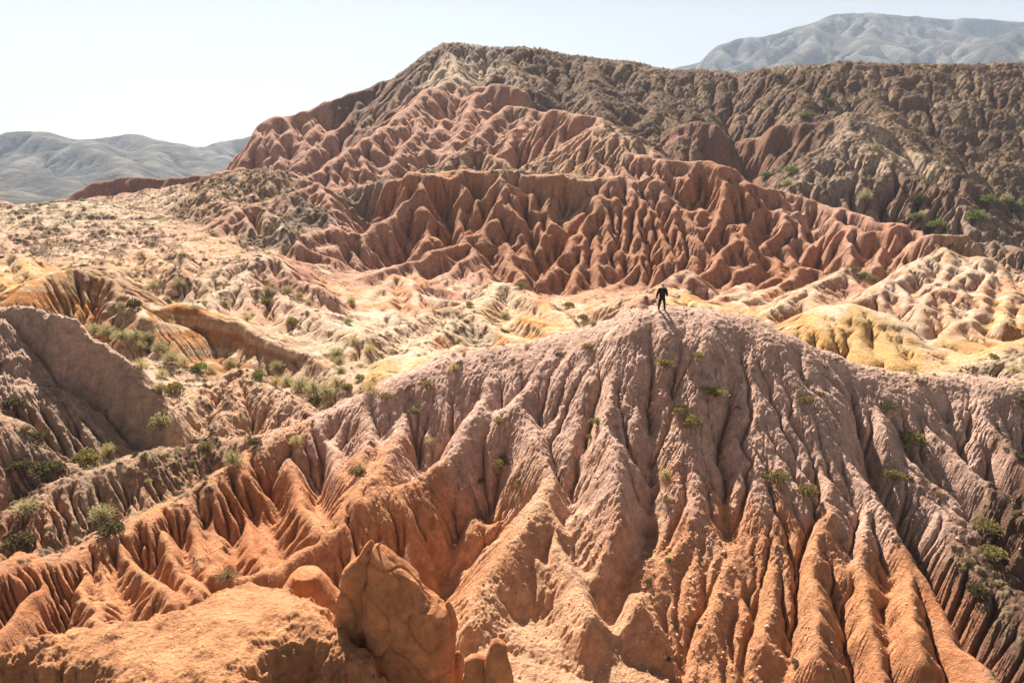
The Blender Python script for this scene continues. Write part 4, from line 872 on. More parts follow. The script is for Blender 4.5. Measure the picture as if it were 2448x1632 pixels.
def mesh_obj(name,parts,mat,parent=None,smooth_=True):
    V=[];Fc=[];o=0
    for v,f in parts:
        V.append(np.asarray(v));Fc+=[tuple(i+o for i in q) for q in f];o+=len(v)
    me=bpy.data.meshes.new(name);me.from_pydata(np.vstack(V).tolist(),[],Fc);me.update()
    if smooth_: me.polygons.foreach_set('use_smooth',[True]*len(me.polygons))
    me.materials.append(mat)
    ob=bpy.data.objects.new(name,me);COL.objects.link(ob)
    if parent: ob.parent=parent
    return ob
pin=loft('Z8',[(268,1222,1250),(285,1190,1300),(310,1170,1350),(350,1150,1405),(420,1136,1470),(500,1125,1530),(560,1117,1570),(650,1105,1620),(750,1095,1660),(850,1080,1700),(950,1060,1728),(1050,1045,1742),(1160,1035,1748),(1280,1030,1745)],17.0,depth=.62,below=(-17.5,1.5),amp=.11,seed=1,ex=2.6,planes=((-.15,-1,.22,.62,1.6),(.55,-.75,.30,.72,1.5),(-.8,-.6,.15,.95,1.8),(.1,-.7,.7,.55,.35),(.2,.9,.5,.6,1.2),(.7,-.2,.68,.32,1.41)),nz=150,na=150)
com=loft('Z8',[(266,1135,1148),(285,1108,1165),(320,1085,1172),(360,1062,1170),(385,1040,1165),(420,990,1155),(480,960,1150),(560,915,1150),(650,902,1150),(750,896,1160),(850,888,1170),(950,880,1170),(1100,870,1200),(1280,860,1200)],17.12,depth=.6,below=(-17.5,1.3),amp=.09,seed=2,ex=2.8,nz=120,na=90)
lmp=loft('Z8',[(698,1668,1690),(730,1650,1715),(790,1640,1738),(850,1650,1752),(885,1670,1745),(930,1690,1735)],17.1,depth=.6,amp=.03,seed=3,nz=40,na=50)
lm2=loft('Z8',[(1050,1740,1765),(1100,1725,1790),(1180,1715,1805),(1280,1700,1822)],17.0,depth=.7,below=(-17,1.6),amp=.04,seed=4,nz=60,na=50)
o=mesh_obj('rock_pinnacle',[pin,com,lmp,lm2],MR)
tag(o,'tall rounded red rock pinnacle with a narrow split companion, standing in the foreground','rock')
r2=loft('Z8',[(470,620,740),(478,600,765),(500,580,790),(530,556,815),(570,538,845),(610,526,875),(650,520,905),(720,515,960),(800,505,1000)],20.8,depth=.9,below=(-19.5,1.3),planes=((-.3,-1,.15,.75,.8),(.7,-.5,.5,.8,.5),(0,0,1,.0,.12)),amp=.07,seed=6,nz=70,na=80)
o=mesh_obj('boulder',[r2],MR);tag(o,'low flat-capped boulder behind the slab, left of the tall pinnacle','boulder')
r3=loft('Z8',[(962,2000,2030),(975,1982,2062),(1000,1965,2092),(1050,1945,2112),(1150,1938,2128),(1280,1935,2142)],15.6,depth=.7,below=(-17.5,1.5),amp=.04,seed=7,nz=80,na=70)
r4=loft('Z8',[(1072,1850,1900),(1080,1810,1940),(1110,1795,1965),(1280,1780,1990)],15.75,depth=.5,below=(-17.5,1.2),amp=.04,seed=8,nz=50,na=60)
o=mesh_obj('boulder',[r3,r4],MR);tag(o,'small upright rust boulder with a low shoulder, right of the tall pinnacle','boulder')

# ---------------------------------------------------------------- plants
def leaf_mat(name,c1,c2):
    m,nt,b=new_mat(name);N=nt.nodes;L=nt.links
    oi=N.new('ShaderNodeObjectInfo');geo=N.new('ShaderNodeNewGeometry')
    mx=N.new('ShaderNodeMix');mx.data_type='RGBA';mx.inputs[6].default_value=(*c1,1);mx.inputs[7].default_value=(*c2,1)
    n=N.new('ShaderNodeTexNoise');n.inputs['Scale'].default_value=7;L.new(geo.outputs['Position'],n.inputs['Vector'])
    mr=N.new('ShaderNodeMapRange');mr.inputs['From Min'].default_value=.35;mr.inputs['From Max'].default_value=.65;L.new(n.outputs['Fac'],mr.inputs['Value'])
    L.new(mr.outputs[0],mx.inputs[0]);L.new(mx.outputs[2],b.inputs['Base Color'])
    b.inputs['Roughness'].default_value=.8
    tr=N.new('ShaderNodeBsdfTranslucent');L.new(mx.outputs[2],tr.inputs['Color'])
    ms=N.new('ShaderNodeMixShader');ms.inputs[0].default_value=.35
    L.new(b.outputs[0],ms.inputs[1]);L.new(tr.outputs[0],ms.inputs[2]);L.new(ms.outputs[0],N['Material Output'].inputs['Surface'])
    return m
LM_=dict(olive=leaf_mat('olive_leaf',(.13,.11,.035),(.30,.24,.09)),straw=leaf_mat('straw_blade',(.42,.33,.13),(.60,.50,.26)),
 sage=leaf_mat('sage_leaf',(.26,.235,.115),(.47,.41,.22)),green=leaf_mat('green_leaf',(.10,.13,.03),(.22,.24,.08)),dark=leaf_mat('dark_leaf',(.06,.055,.025),(.16,.13,.06)),dry=leaf_mat('dry_twig',(.16,.11,.06),(.30,.22,.12)))
MW=earth_mat('woody_stem',attr=None,colour=(.12,.08,.05),grain=30)
def shrub_mesh(kind,seed):
    """unit shrub: radius 1, a dome of leaf blades over a short woody base"""
    rn=np.random.default_rng(seed)
    spiky=kind in('straw','sage','dry')
    n=900 if spiky else 700
    V=[];Fc=[]
    lob=[(rn.uniform(-.55,.55),rn.uniform(-.55,.55),rn.uniform(.35,.6)) for _ in range(7)]+[(0,0,.65)]
    for i in range(n):
        if spiky:
            a=rn.uniform(0,2*np.pi);e=math.acos(rn.uniform(.05,1))  # tilt from vertical
            d=np.array([math.cos(a)*math.sin(e),math.sin(a)*math.sin(e),math.cos(e)*.95])
            r0=rn.uniform(.15,.75);L=rn.uniform(.15,.32);base=d*r0+rn.normal(0,.05,3);w=.012 if kind!='sage' else .018
            tip=base+d*L+np.array([0,0,-.1*L])
        else:
            lx,ly,lr=lob[rn.integers(len(lob))]
            a=rn.uniform(0,2*np.pi);cz=rn.uniform(-.1,1);sn=math.sqrt(max(0,1-cz*cz))
            d=np.array([math.cos(a)*sn,math.sin(a)*sn,cz])
            base=np.array([lx,ly,.15])+d*lr*rn.uniform(.7,1.0);base[2]*=.9
            d2=d+rn.normal(0,.5,3);d2/=np.linalg.norm(d2);L=rn.uniform(.09,.17);w=.055;tip=base+d2*L;d=d2
        s=np.cross(d,rn.normal(0,1,3));s/=np.linalg.norm(s)+1e-6
        k=len(V);V+=[base-s*w*.5,base+s*w*.5,base+(tip-base)*.55+s*w,tip,base+(tip-base)*.55-s*w]
        Fc.append((k,k+1,k+2,k+3,k+4))
    V=np.array(V);V[:,2]=np.maximum(V[:,2],-.12)
    me=bpy.data.meshes.new('foliage');me.from_pydata(V.tolist(),[],Fc);me.materials.append(LM_[kind])
    # stems
    SV=[];SF=[]
    for i in range(9 if spiky else 7):
        a=rn.uniform(0,6.28);e=rn.uniform(.1,1.0);d=np.array([math.cos(a)*math.sin(e),math.sin(a)*math.sin(e),math.cos(e)]);L=rn.uniform(.45,.7)
        u=np.cross(d,[0,0,1.01]);u/=np.linalg.norm(u)+1e-6;v=np.cross(d,u);k=len(SV)
        for t,rr in((-.25,.05),(L,.012)):
            for q in range(4): SV.append(d*t+(u*math.cos(q*1.57)+v*math.sin(q*1.57))*rr)
        for q in range(4): SF.append((k+q,k+(q+1)%4,k+4+(q+1)%4,k+4+q))
    ms=bpy.data.meshes.new('stem');ms.from_pydata([list(p) for p in SV],[],SF);ms.materials.append(MW)
    return me,ms
SM={k:[shrub_mesh(k,i*13+hash_) for i in range(3)] for hash_,k in enumerate(['olive','straw','sage','green','dark','dry'])}
NAMES=dict(olive='cushion_shrub',straw='grass_tussock',sage='sagebrush_shrub',green='leafy_shrub',dark='low_shrub',dry='dry_shrub')
CAT=dict(olive='shrub',straw='grass tussock',sage='shrub',green='shrub',dark='shrub',dry='shrub')
def shrub(kind,x,y,r,h,label,group,z=None,parts=True):
    z=height(x,y) if z is None else z
    me,ms=random.choice(SM[kind]);rz=random.uniform(0,6.28)
    if parts:
        e=bpy.data.objects.new(NAMES[kind],None);COL.objects.link(e);e.empty_display_size=.2
        fo=bpy.data.objects.new('foliage',me);st=bpy.data.objects.new('stem',ms)
        for c in(fo,st): COL.objects.link(c);c.parent=e
    else:
        e=bpy.data.objects.new(NAMES[kind],me);COL.objects.link(e)
    e.location=(x,y,z+.06*h);e.rotation_euler=(0,0,rz);e.scale=(r,r*random.uniform(.85,1.1),h)
    tag(e,label,CAT[kind],group);return e
_lnY=None
def hit(px,py,ymin=20,ymax=400):
    """where the sight line through a photo pixel first meets the ground"""
    v=(CY-py)/F;u=(px-CX)/F;ry=cp+v*sp;rz=-sp+v*cp
    Ds=np.exp(np.linspace(math.log(ymin),math.log(ymax),1400))
    xs=Ds*u/ry;zs=Ds*rz/ry
    i,j=G.ij(xs,Ds);zz=bil(Z,i,j)
    k=np.argmax(zs<zz)
    if not zs[k]<zz[k]: return None
    return xs[k],Ds[k]
# traced plants: view, x, y, width in photo pixels, kind, height ratio, label
PL=[
('Q4',345,35,24,'olive',.8,'small dark olive shrub just under the crest, left of the standing person'),
('Q4',700,125,34,'olive',.8,'rounded ochre-topped shrub in the main gully below the person'),
('Q4',858,85,26,'olive',.9,'dark compact shrub high on the face, right of the main gully head'),
('Q4',930,252,52,'olive',.55,'wide low olive shrub on the pale central shoulder of the near ridge'),
('Q4',775,325,38,'olive',.6,'flat yellowish shrub just above the largest cushion shrub of the central face'),
('Q4',822,395,50,'olive',.9,'largest round golden-olive shrub on the central face of the near ridge'),
('Q4',1355,285,30,'olive',.8,'single olive shrub on the bare upper right face'),
('Q4',1815,465,66,'olive',.7,'big dark green and yellow shrub on the right shoulder of the near ridge'),
('Q4',1755,645,40,'olive',.8,'round olive shrub at the head of the shaded right ravine'),
('Q4',1220,635,54,'olive',.6,'dark olive shrub on the mauve and orange boundary, left one of a close pair'),
('Q4',1360,700,56,'olive',.7,'bright yellow-green shrub, right one of the close pair on the colour boundary'),
('Q4',395,375,38,'olive',.5,'flat ochre shrub on the left rim of the main gully'),
('Q4',705,620,36,'straw',1.3,'tall yellow grass tussock growing in the main gully'),
('Q4',715,745,26,'olive',.7,'small olive shrub just below the yellow tussock in the gully'),
('Q4',2195,865,62,'olive',.6,'wide yellow-lit shrub on the shaded right slope, upper of two'),
('Q4',2215,995,56,'olive',.5,'wide yellow-lit shrub on the shaded right slope, lower of two'),
('Q4',2335,300,34,'dark',.9,'dark shrub at the right edge under the crest'),
('Q4',1730,305,56,'dark',.35,'dark flattened shrub mat on the upper right face'),
('Q4',970,550,24,'straw',.6,'small pale tussock above the mauve and orange boundary'),
('Q4',360,445,22,'olive',.6,'tiny ochre shrub below the flat one on the gully rim'),
('Q4',715,1020,20,'green',.9,'tiny bright green plant on the pale debris beside the lower gully'),
('Q4',630,1115,22,'dark',.6,'tiny dark plant on pale debris beside the lower gully'),
('Q4',730,1480,20,'dark',1.0,'small dark shrub near the bottom edge of the central fan'),
('Q4',1310,1480,26,'dark',.6,'small dark shrub low between the orange ribs'),
('Q4',2125,1165,50,'dark',.9,'brownish shrub on the dark ravine side'),
('Q4',30,665,16,'green',1.,'tiny green plant on the pink rib left of the gully'),
('Q3',1360,475,36,'straw',.9,'yellow tussock on the left face just under the crest'),
('Q3',1905,330,34,'olive',.5,'ochre shrub on the left mauve face under the crest, second from the valley'),
('Q3',1775,272,30,'olive',.7,'olive shrub on the left mauve face nearest the valley shrubs'),
('Q3',1960,215,32,'olive',.7,'olive shrub on the left mauve face midway up the crest'),
('Q3',2085,132,32,'straw',.6,'yellowish tuft close to the crest above the long mauve gullies'),
('Q3',2290,372,34,'olive',.5,'flat olive shrub on the mauve face between two long gullies'),
('Q3',2315,555,50,'olive',.5,'long yellowish shrub on a mauve rib, centre left of the face'),
('Q3',1640,605,44,'olive',.6,'olive shrub in a fork of the left gullies'),
('Q3',1985,468,36,'straw',.5,'pale tuft high on the left mauve face'),
('Q3',2210,660,26,'olive',.7,'small olive shrub beside the start of the long orange spur'),
('Q3',1070,560,56,'sage',1.2,'tall shaggy shrub on the scrub slope behind the left crest'),
('Q3',950,500,32,'olive',.8,'small olive shrub on the pale track left of the shaggy shrub'),
('Q3',1180,470,36,'dark',.7,'dark shrub where the two left crests meet'),
('Q3',1040,1095,66,'dry',.6,'dry brown shrub in the gully foot at the left'),
('Q3',400,545,66,'olive',.7,'dark olive cushion shrub below the shaded fin, left one'),
('Q3',500,515,44,'straw',.9,'yellow topped tussock right of the dark cushion under the fin'),
('Q3',740,410,56,'sage',1.3,'grey feathery shrub at the foot of the shaded fin'),
('Q3',170,1400,56,'dry',.5,'dry brown shrub at the left end of the foreground slab'),
('Q3',115,415,24,'olive',.8,'small olive shrub on the grey-pink slope under the fin, upper'),
('Q3',180,450,44,'dark',.7,'dark shrub on the grey-pink slope under the fin, lower'),
('Q3',60,300,54,'dark',.8,'dark round shrub at the left edge on the grey-pink slope'),
('Q3',220,600,74,'dark',.6,'broad dark shrub on the shaded left bank, right one of two'),
('Q3',120,590,60,'dark',.6,'broad dark shrub on the shaded left bank, left one of two'),
('Q3',130,770,80,'sage',.5,'shaded grey-green shrub at the left edge of the scrub slope'),
('Q3',80,940,80,'dark',.6,'lowest dark shrub at the left edge behind the crest'),
('Q3',470,810,66,'sage',.7,'grey-green shrub in the middle of the scrub slope'),
('Q3',500,870,66,'dark',.6,'dark shrub just behind the left crest of the near ridge'),
('L',600,500,50,'sage',.7,'grey shrub under the orange hill, first from the left'),
('L',670,520,60,'sage',.7,'grey shrub under the orange hill, second from the left'),
('L',760,540,60,'sage',.6,'wide grey shrub under the orange hill, third from the left'),
('L',850,540,50,'sage',.7,'grey shrub midway between the orange hill and the ochre scarp'),
('L',930,560,46,'sage',1.1,'tall grey shrub at the left end of the ochre scarp'),
('L',880,620,50,'straw',.7,'yellow-green tussock at the valley bend left of the scarp'),
('L',1000,620,52,'sage',.9,'rounded sage shrub before the shaded scarp, left of the green row'),
('L',1070,680,60,'sage',.8,'largest sage shrub before the shaded scarp'),
('L',1150,700,44,'straw',.8,'yellow-green tussock beside the largest sage shrub'),
('L',1240,740,50,'green',.8,'bright green shrub in the row before the scarp'),
('L',1320,755,40,'straw',.8,'yellowish tussock right of the bright green shrub'),
('L',1440,720,44,'sage',1.2,'tall grey bush before the scarp, above the pink cone'),
('L',880,720,60,'straw',.7,'yellow tussock on the pale wash below the fin crest'),
('L',1010,780,44,'straw',1.0,'yellow tussock on the wash beside the fin'),
('L',1090,870,60,'olive',.8,'dark-bottomed shrub between the fin and the pink cone'),
('L',1000,880,44,'olive',.8,'olive shrub against the right edge of the fin'),
('L',1620,790,48,'green',.8,'round green shrub behind the pink cone'),
('L',1720,820,50,'straw',.8,'yellow-green tussock right of the round green shrub'),
('L',1735,740,48,'sage',1.0,'grey bush against the right end of the scarp'),
('L',1790,830,50,'sage',.8,'sage shrub in the valley thicket, left end'),
('L',1880,850,66,'sage',.9,'big sage shrub in the middle of the valley thicket'),
('L',1960,890,76,'sage',.9,'widest grey-green shrub of the valley thicket'),
('L',2040,890,60,'sage',.9,'grey-green shrub at the right of the valley thicket'),
('L',2100,830,44,'straw',.9,'yellow tussock above the right end of the thicket'),
('L',2165,860,40,'olive',1.,'ochre-green shrub standing apart right of the thicket'),
('L',1965,960,44,'olive',.8,'dark olive shrub below the thicket'),
('L',2310,870,56,'straw',1.1,'tall yellow-green tussock against the near ridge crest'),
('L',2105,650,44,'sage',1.1,'upper grey bush in the narrow wash'),
('L',2120,700,40,'sage',1.0,'middle grey bush in the narrow wash'),
('L',2130,750,34,'sage',.9,'lower grey bush in the narrow wash'),
('L',2210,570,40,'straw',1.,'yellow tussock at the wash mouth'),
('L',2310,620,46,'straw',.8,'yellow tussock on the right bank of the wash'),
('L',2175,440,34,'sage',.7,'small pale shrub on the white wash bed'),
('L',2240,800,30,'olive',1.,'narrow shrub in the path right of the thicket'),
('L',1665,330,42,'olive',.9,'dark shrub with a long shadow on the path hill, lower of two'),
('L',1675,262,36,'sage',.9,'shrub on the path hill, upper of two'),
('L',1795,255,46,'sage',.8,'grey shrub on the right slope of the path hill, left of a pair'),
('L',1870,290,32,'sage',.8,'grey shrub on the right slope of the path hill, right of a pair'),
('L',1930,330,30,'sage',.8,'small grey shrub lowest on the path hill right slope'),
('L',1540,425,36,'straw',.9,'yellow shrub on the path hill above the scarp'),
('L',1820,450,40,'olive',.9,'brown shrub with dark shade low on the path hill'),
('L',1125,215,40,'sage',.8,'grey shrub in the saddle beside the pale footpath'),
('L',960,235,36,'sage',.9,'round shrub at the foot of the brown outcrop'),
('L',830,350,50,'dark',.8,'dark shrub in the gully behind the orange hill'),
('L',760,350,34,'sage',.8,'grey shrub in the gully behind the orange hill'),
('L',1215,365,38,'sage',.5,'low shrub on the top edge of the ochre scarp'),
('Z1',410,480,30,'sage',.8,'pale shrub between the striped cones and the wash'),
('Z1',215,335,22,'straw',1.,'small yellow tussock behind the wash'),
('Z1',1470,430,28,'sage',.8,'grey shrub on the central hill top'),
('Z1',1240,500,26,'olive',.8,'olive shrub on the left shoulder of the central hill'),
('Z1',1490,580,34,'sage',.8,'grey-green shrub on the central hill slope'),
('Z1',2040,590,36,'olive',.7,'olive shrub in the hollow left of the person, upper'),
('Z1',2110,630,30,'sage',.7,'grey shrub in the hollow left of the person, lower'),
('Z1',1940,505,36,'olive',.7,'olive shrub at the foot of the domes left of the person'),
('Z1',1600,370,34,'olive',.6,'dark shrub on the hilltop before the red cliff'),
('Z2',1230,300,26,'green',.9,'bright green shrub in the hollow below the red cliff, left one'),
('Z2',1300,340,34,'green',.8,'bright green shrub in the hollow below the red cliff, middle one'),
('Z2',1350,380,24,'green',.8,'bright green shrub in the hollow below the red cliff, right one'),
('Z2',2150,870,26,'olive',1.,'olive shrub on the edge of the ochre domes'),
('Z2',2285,960,40,'straw',1.1,'straw coloured bush at the right edge above the near crest'),
('Z7',1290,1010,50,'sage',.8,'pale sage shrub at the foot of the scrub hill'),
('Z7',1640,1020,60,'dark',.9,'big dark shrub at the foot of the scrub hill'),
('Z7',1640,1110,44,'green',.6,'bright green shrub behind the red outcrop, left'),
('Z7',1770,1170,54,'green',.6,'bright green shrub behind the red outcrop, right'),
('Z7',2020,1110,60,'green',.7,'broad green shrub at the right foot of the scrub hill'),
('Z7',2110,1010,44,'green',.8,'green shrub above the broad one at the right'),
('Z7',2230,1000,40,'sage',.9,'grey-green shrub near the right edge of the hill foot'),
('Z7',2310,1060,50,'green',.8,'green shrub at the right edge of the hill foot'),
('Z7',640,835,44,'green',.5,'green shrub in the hollow behind the cliff crest, left'),
('Z7',800,800,44,'green',.6,'green shrub in the hollow behind the cliff crest, right'),
('Z7',780,890,36,'sage',.7,'pale shrub on the edge behind the cliff crest'),
('Z7',1365,650,26,'sage',1.,'pale round shrub beside the dark gully of the scrub hill'),
('Z7',735,190,28,'dark',1.,'dark shrub on the skyline part of the scrub hill'),
('Z7',1060,360,34,'dark',.9,'dark green shrub halfway up the scrub hill'),
('Z7',900,440,30,'green',.8,'green shrub above the rusty ledge of the scrub hill'),
]
placed=[]
for k,(z,x,y,wd,kind,hr,lab) in enumerate(PL):
    px,py=NP(z,x,y)
    h_=hit(px,py+wd*.12)
    if h_ is None: continue
    X_,Y_=h_;Y_+=.1
    r=wd/2/F*Y_*(1.25 if z in('Q3','Q4') else .95)
    shrub(kind,X_,Y_,r,r*min(1.3,hr*1.6),lab,None,parts=wd>=30);placed.append((X_,Y_,r))
# the many small ones that look alike
def scatter(n,y0,y1,u0,u1,kinds,rad,label,group,seed,thr=.2,parts=False,smax=1.2):
    rn=np.random.default_rng(seed);c=0;t=0
    gi=lambda A,x,y:float(bil(A,*[np.array([q]) for q in G.ij(x,y)])[0])
    while c<n and t<n*60:
        t+=1
        y=math.exp(rn.uniform(math.log(y0),math.log(y1)));x=rn.uniform(u0,u1)*y
        s=gi(scrub,x,y)
        if s<thr or rn.random()>s*1.6 or gi(SL,x,y)>smax: continue
        if any((x-a)**2+(y-b)**2<(r_+.3)**2 for a,b,r_ in placed): continue
        k=kinds[rn.integers(len(kinds))];r=rad*rn.uniform(.6,1.35)
        shrub(k,x,y,r,r*rn.uniform(.6,.9),label[k],group,parts=parts);placed.append((x,y,r));c+=1
scatter(70,36,48,-.72,-.3,['olive','dark','sage'],.22,dict(olive='small olive tuft on the brown scrub slope behind the left crest',dark='small dark tuft on the brown scrub slope behind the left crest',sage='small grey tuft on the brown scrub slope behind the left crest'),'tufts on the scrub slope behind the left crest',5,.2)
scatter(30,30,44,.62,.8,['olive','dark'],.25,dict(olive='small olive tuft on the shaded bank at the right',dark='small dark tuft on the shaded bank at the right'),'tufts on the shaded right bank',6,.3)
scatter(190,80,165,-.76,-.2,['olive','dark','sage','straw'],.55,dict(olive='small olive shrub scattered on the broad left hillside',dark='small dark shrub scattered on the broad left hillside',sage='small grey shrub scattered on the broad left hillside',straw='small straw tussock scattered on the broad left hillside'),'small shrubs on the broad left hillside',7,.22)
scatter(45,64,98,-.4,.2,['olive','sage'],.3,dict(olive='small olive shrub among the central clay hills',sage='small grey shrub among the central clay hills'),'small shrubs among the central clay hills',8,.18)
log('shrubs')
# countless cushion plants of the far slopes: one mass
def scrub_mass(n,seed):
    rn=np.random.default_rng(seed)
    prob=(scrub**1.2*np.clip(1.5-SL,0,1)*(Y>60)*(G.cell[:,None]**1.0)*(.25+tuft)).ravel().astype(np.float64)
    prob=np.cumsum(prob);prob/=prob[-1]
    id_=np.searchsorted(prob,rn.random(n));px=X.ravel()[id_];py=Y.ravel()[id_];pz=Z.ravel()[id_]
    r=(rn.uniform(.12,.42,n)*np.clip(py/130,.5,1.4)).astype(f4)
    nb=9;P=np.repeat(np.stack([px,py,pz],1),nb,0);rr=np.repeat(r,nb)
    a=rn.uniform(0,6.283,n*nb);e=np.arccos(rn.uniform(0,1,n*nb));d=np.stack([np.cos(a)*np.sin(e),np.sin(a)*np.sin(e),np.cos(e)*.85],1)
    c=P+d*(rr*rn.uniform(.2,.9,n*nb))[:,None]
    s=rn.normal(0,1,(n*nb,3));s/=np.linalg.norm(s,axis=1)[:,None];t=np.cross(s,d+.3*rn.normal(0,1,(n*nb,3)));t/=np.linalg.norm(t,axis=1)[:,None]+1e-6
    w=(rr*.34)[:,None]
    V=np.stack([c-s*w,c+s*w*.8+t*w*.4,c+t*w*1.3],1).reshape(-1,3).astype(f4)
    me=bpy.data.meshes.new('scrub');me.vertices.add(len(V));me.vertices.foreach_set('co',V.ravel())
    me.loops.add(len(V));me.loops.foreach_set('vertex_index',np.arange(len(V),dtype=np.int32))
    me.polygons.add(len(V)//3);me.polygons.foreach_set('loop_start',np.arange(0,len(V),3,dtype=np.int32));me.update(calc_edges=True)
    me.materials.append(leaf_mat('scrub_leaf',(.09,.065,.04),(.28,.20,.12)))
    o=bpy.data.objects.new('scrub',me);COL.objects.link(o);tag(o,'low scrub of cushion plants covering the far hillsides','scrub',kind='stuff')
scrub_mass(75000,9)
def stones(n,seed):
    rn=np.random.default_rng(seed)
    pr=(np.exp(-((X-9)/2.5)**2)*(Y<42)*.5+sstep(AR,3,60)*1.5+.03)*(Y<60)*(SL<1.6)*G.cell[:,None]**2
    pr=np.cumsum(pr.ravel().astype(np.float64));pr/=pr[-1];id_=np.searchsorted(pr,rn.random(n))
    t=(1+5**.5)/2
    ico=np.array([(-1,t,0),(1,t,0),(-1,-t,0),(1,-t,0),(0,-1,t),(0,1,t),(0,-1,-t),(0,1,-t),(t,0,-1),(t,0,1),(-t,0,-1),(-t,0,1)])/1.9
    fc=np.array([(0,11,5),(0,5,1),(0,1,7),(0,7,10),(0,10,11),(1,5,9),(5,11,4),(11,10,2),(10,7,6),(7,1,8),(3,9,4),(3,4,2),(3,2,6),(3,6,8),(3,8,9),(4,9,5),(2,4,11),(6,2,10),(8,6,7),(9,8,1)])
    r=rn.exponential(.03,n)+.02;P=np.stack([X.ravel()[id_],Y.ravel()[id_],Z.ravel()[id_]],1);r=np.minimum(r,np.where(P[:,1]<24,.028,.17))
    V=ico[None]*rn.uniform(.65,1.3,(n,12,1))*rn.uniform(.6,1.2,(n,1,3))*r[:,None,None]+P[:,None,:]
    V=V.reshape(-1,3).astype(f4);Fq=(fc[None]+(np.arange(n)*12)[:,None,None]).reshape(-1,3).astype(np.int32)
    me=bpy.data.meshes.new('stones');me.vertices.add(len(V));me.vertices.foreach_set('co',V.ravel());me.loops.add(Fq.size);me.loops.foreach_set('vertex_index',Fq.ravel())
    me.polygons.add(len(Fq));me.polygons.foreach_set('loop_start',np.arange(0,Fq.size,3,dtype=np.int32));me.update(calc_edges=True)
    me.materials.append(earth_mat('stone',attr=None,colour=(.46,.27,.18),grain=5,var=.4))
    o=bpy.data.objects.new('stones',me);COL.objects.link(o);tag(o,'small loose stones strewn over the near slopes and gully beds','stones',kind='stuff')
stones(5000,12)
log('scrub')

# ---------------------------------------------------------------- the person on the crest
def plain(name,c,rough=.8):
    m,nt,b=new_mat(name);b.inputs['Base Color'].default_value=(*c,1);b.inputs['Roughness'].default_value=rough
    n=nt.nodes.new('ShaderNodeTexNoise');n.inputs['Scale'].default_value=40
    mx=nt.nodes.new('ShaderNodeMix');mx.data_type='RGBA';mx.inputs[6].default_value=(*[q*.85 for q in c],1);mx.inputs[7].default_value=(*[min(1,q*1.15) for q in c],1)
    nt.links.new(n.outputs['Fac'],mx.inputs[0]);nt.links.new(mx.outputs[2],b.inputs['Base Color'])
    return m
def skinned(name,chains,mat,parent,lv=2,fat=1):
    """chains of (x,y,z,r); the first point of a later chain may be an index of an earlier vertex"""
    V=[];E=[];Rd=[]
    for ch in chains:
        prev=None
        for p in ch:
            if isinstance(p,int): prev=p;continue
            V.append(p[:3]);Rd.append([q*(fat or 1) for q in (p[3:] if len(p)>4 else (p[3],p[3]))]);k=len(V)-1
            if prev is not None:E.append((prev,k))
            prev=k
    me=bpy.data.meshes.new(name);me.from_pydata(V,E,[])
    o=bpy.data.objects.new(name,me);COL.objects.link(o);o.parent=parent
    sk=o.modifiers.new('skin','SKIN');sk.use_smooth_shade=True
    if not me.skin_vertices: 
        bm=__import__('bmesh').new();bm.from_mesh(me);bm.verts.layers.skin.verify();bm.to_mesh(me);bm.free()
    for i,r in enumerate(Rd):
        me.skin_vertices[0].data[i].radius=r
        me.skin_vertices[0].data[i].use_root=(i==0)
    s=o.modifiers.new('sub','SUBSURF');s.levels=lv;s.render_levels=lv
    me.materials.append(mat);return o
hp=hit(1584,748,38,60)
px_,py_=W(1584,735,47.2)[0],47.2
if hp: px_,py_=hp[0],hp[1]+.35
pe=bpy.data.objects.new('person',None);COL.objects.link(pe)
zf=min(height(px_-.2,py_),height(px_+.22,py_))
pe.location=(px_,py_,zf-.01);pe.scale=(1.06,)*3
tag(pe,'person in black jacket and trousers standing on the pale crest, facing the viewer','person')
skin=plain('skin',(.50,.30,.21));blk=plain('black_cloth',(.012,.013,.016));trs=plain('black_denim',(.014,.015,.02));shoe=plain('dark_leather',(.02,.017,.015),.5);hair=plain('pale_hair',(.62,.60,.58));whi=plain('light_knit',(.7,.68,.66))
# person looks towards the viewpoint (-Y); x to the right of the picture
hand=lambda sx,w,dz: None
L_w=(-.40,-.05,.86);R_w=(.27,-.10,.93)
body=[[(0,0,.95,.13,.10),(0,.0,1.15,.12,.09),(0,.01,1.36,.15,.10),(0,0,1.48,.065),(0,-.01,1.56,.062),(0,-.015,1.64,.10,.11),(0,-.01,1.72,.098,.108),(0,0,1.775,.065)],
 [2,(-.18,.01,1.42,.05),(-.28,.02,1.18,.042),(-.37,-.02,.95,.032),(-.40,-.05,.86,.03)],
 [2,(.18,.01,1.42,.05),(.29,.05,1.17,.042),(.29,-.06,1.0,.032),(.27,-.10,.93,.03)],
 [0,(-.10,0,.86,.09),(-.15,-.01,.50,.058),(-.19,.02,.10,.04),(-.20,-.10,.04,.035)],
 [0,(.10,0,.86,.09),(.15,-.01,.50,.058),(.19,.02,.10,.04),(.22,-.10,.04,.035)]]
bd=skinned('body',body,skin,pe)
def fingers(w,dirx,dn):
    ch=[]
    for k,(ln,off) in enumerate(((.07,-.03),(.085,-.01),(.08,.01),(.062,.028))):
        x,y,z=w;bx=x+dn[0]*.07+off*.3;by=y+dn[1]*.07+off;bz=z+dn[2]*.07
        ch.append([(x,y+off*.5,z,.014),(bx,by,bz,.011),(bx+dn[0]*ln*.5+dirx*.012,by,bz+dn[2]*ln*.5,.009),(bx+dirx*.035,by-.01,bz+dn[2]*ln*.75,.008)])
    ch.append([(w[0],w[1]-.02,w[2],.013),(w[0]+dirx*.03,w[1]-.05,w[2]-.03,.011),(w[0]+dirx*.04,w[1]-.055,w[2]-.065,.009)])
    return ch
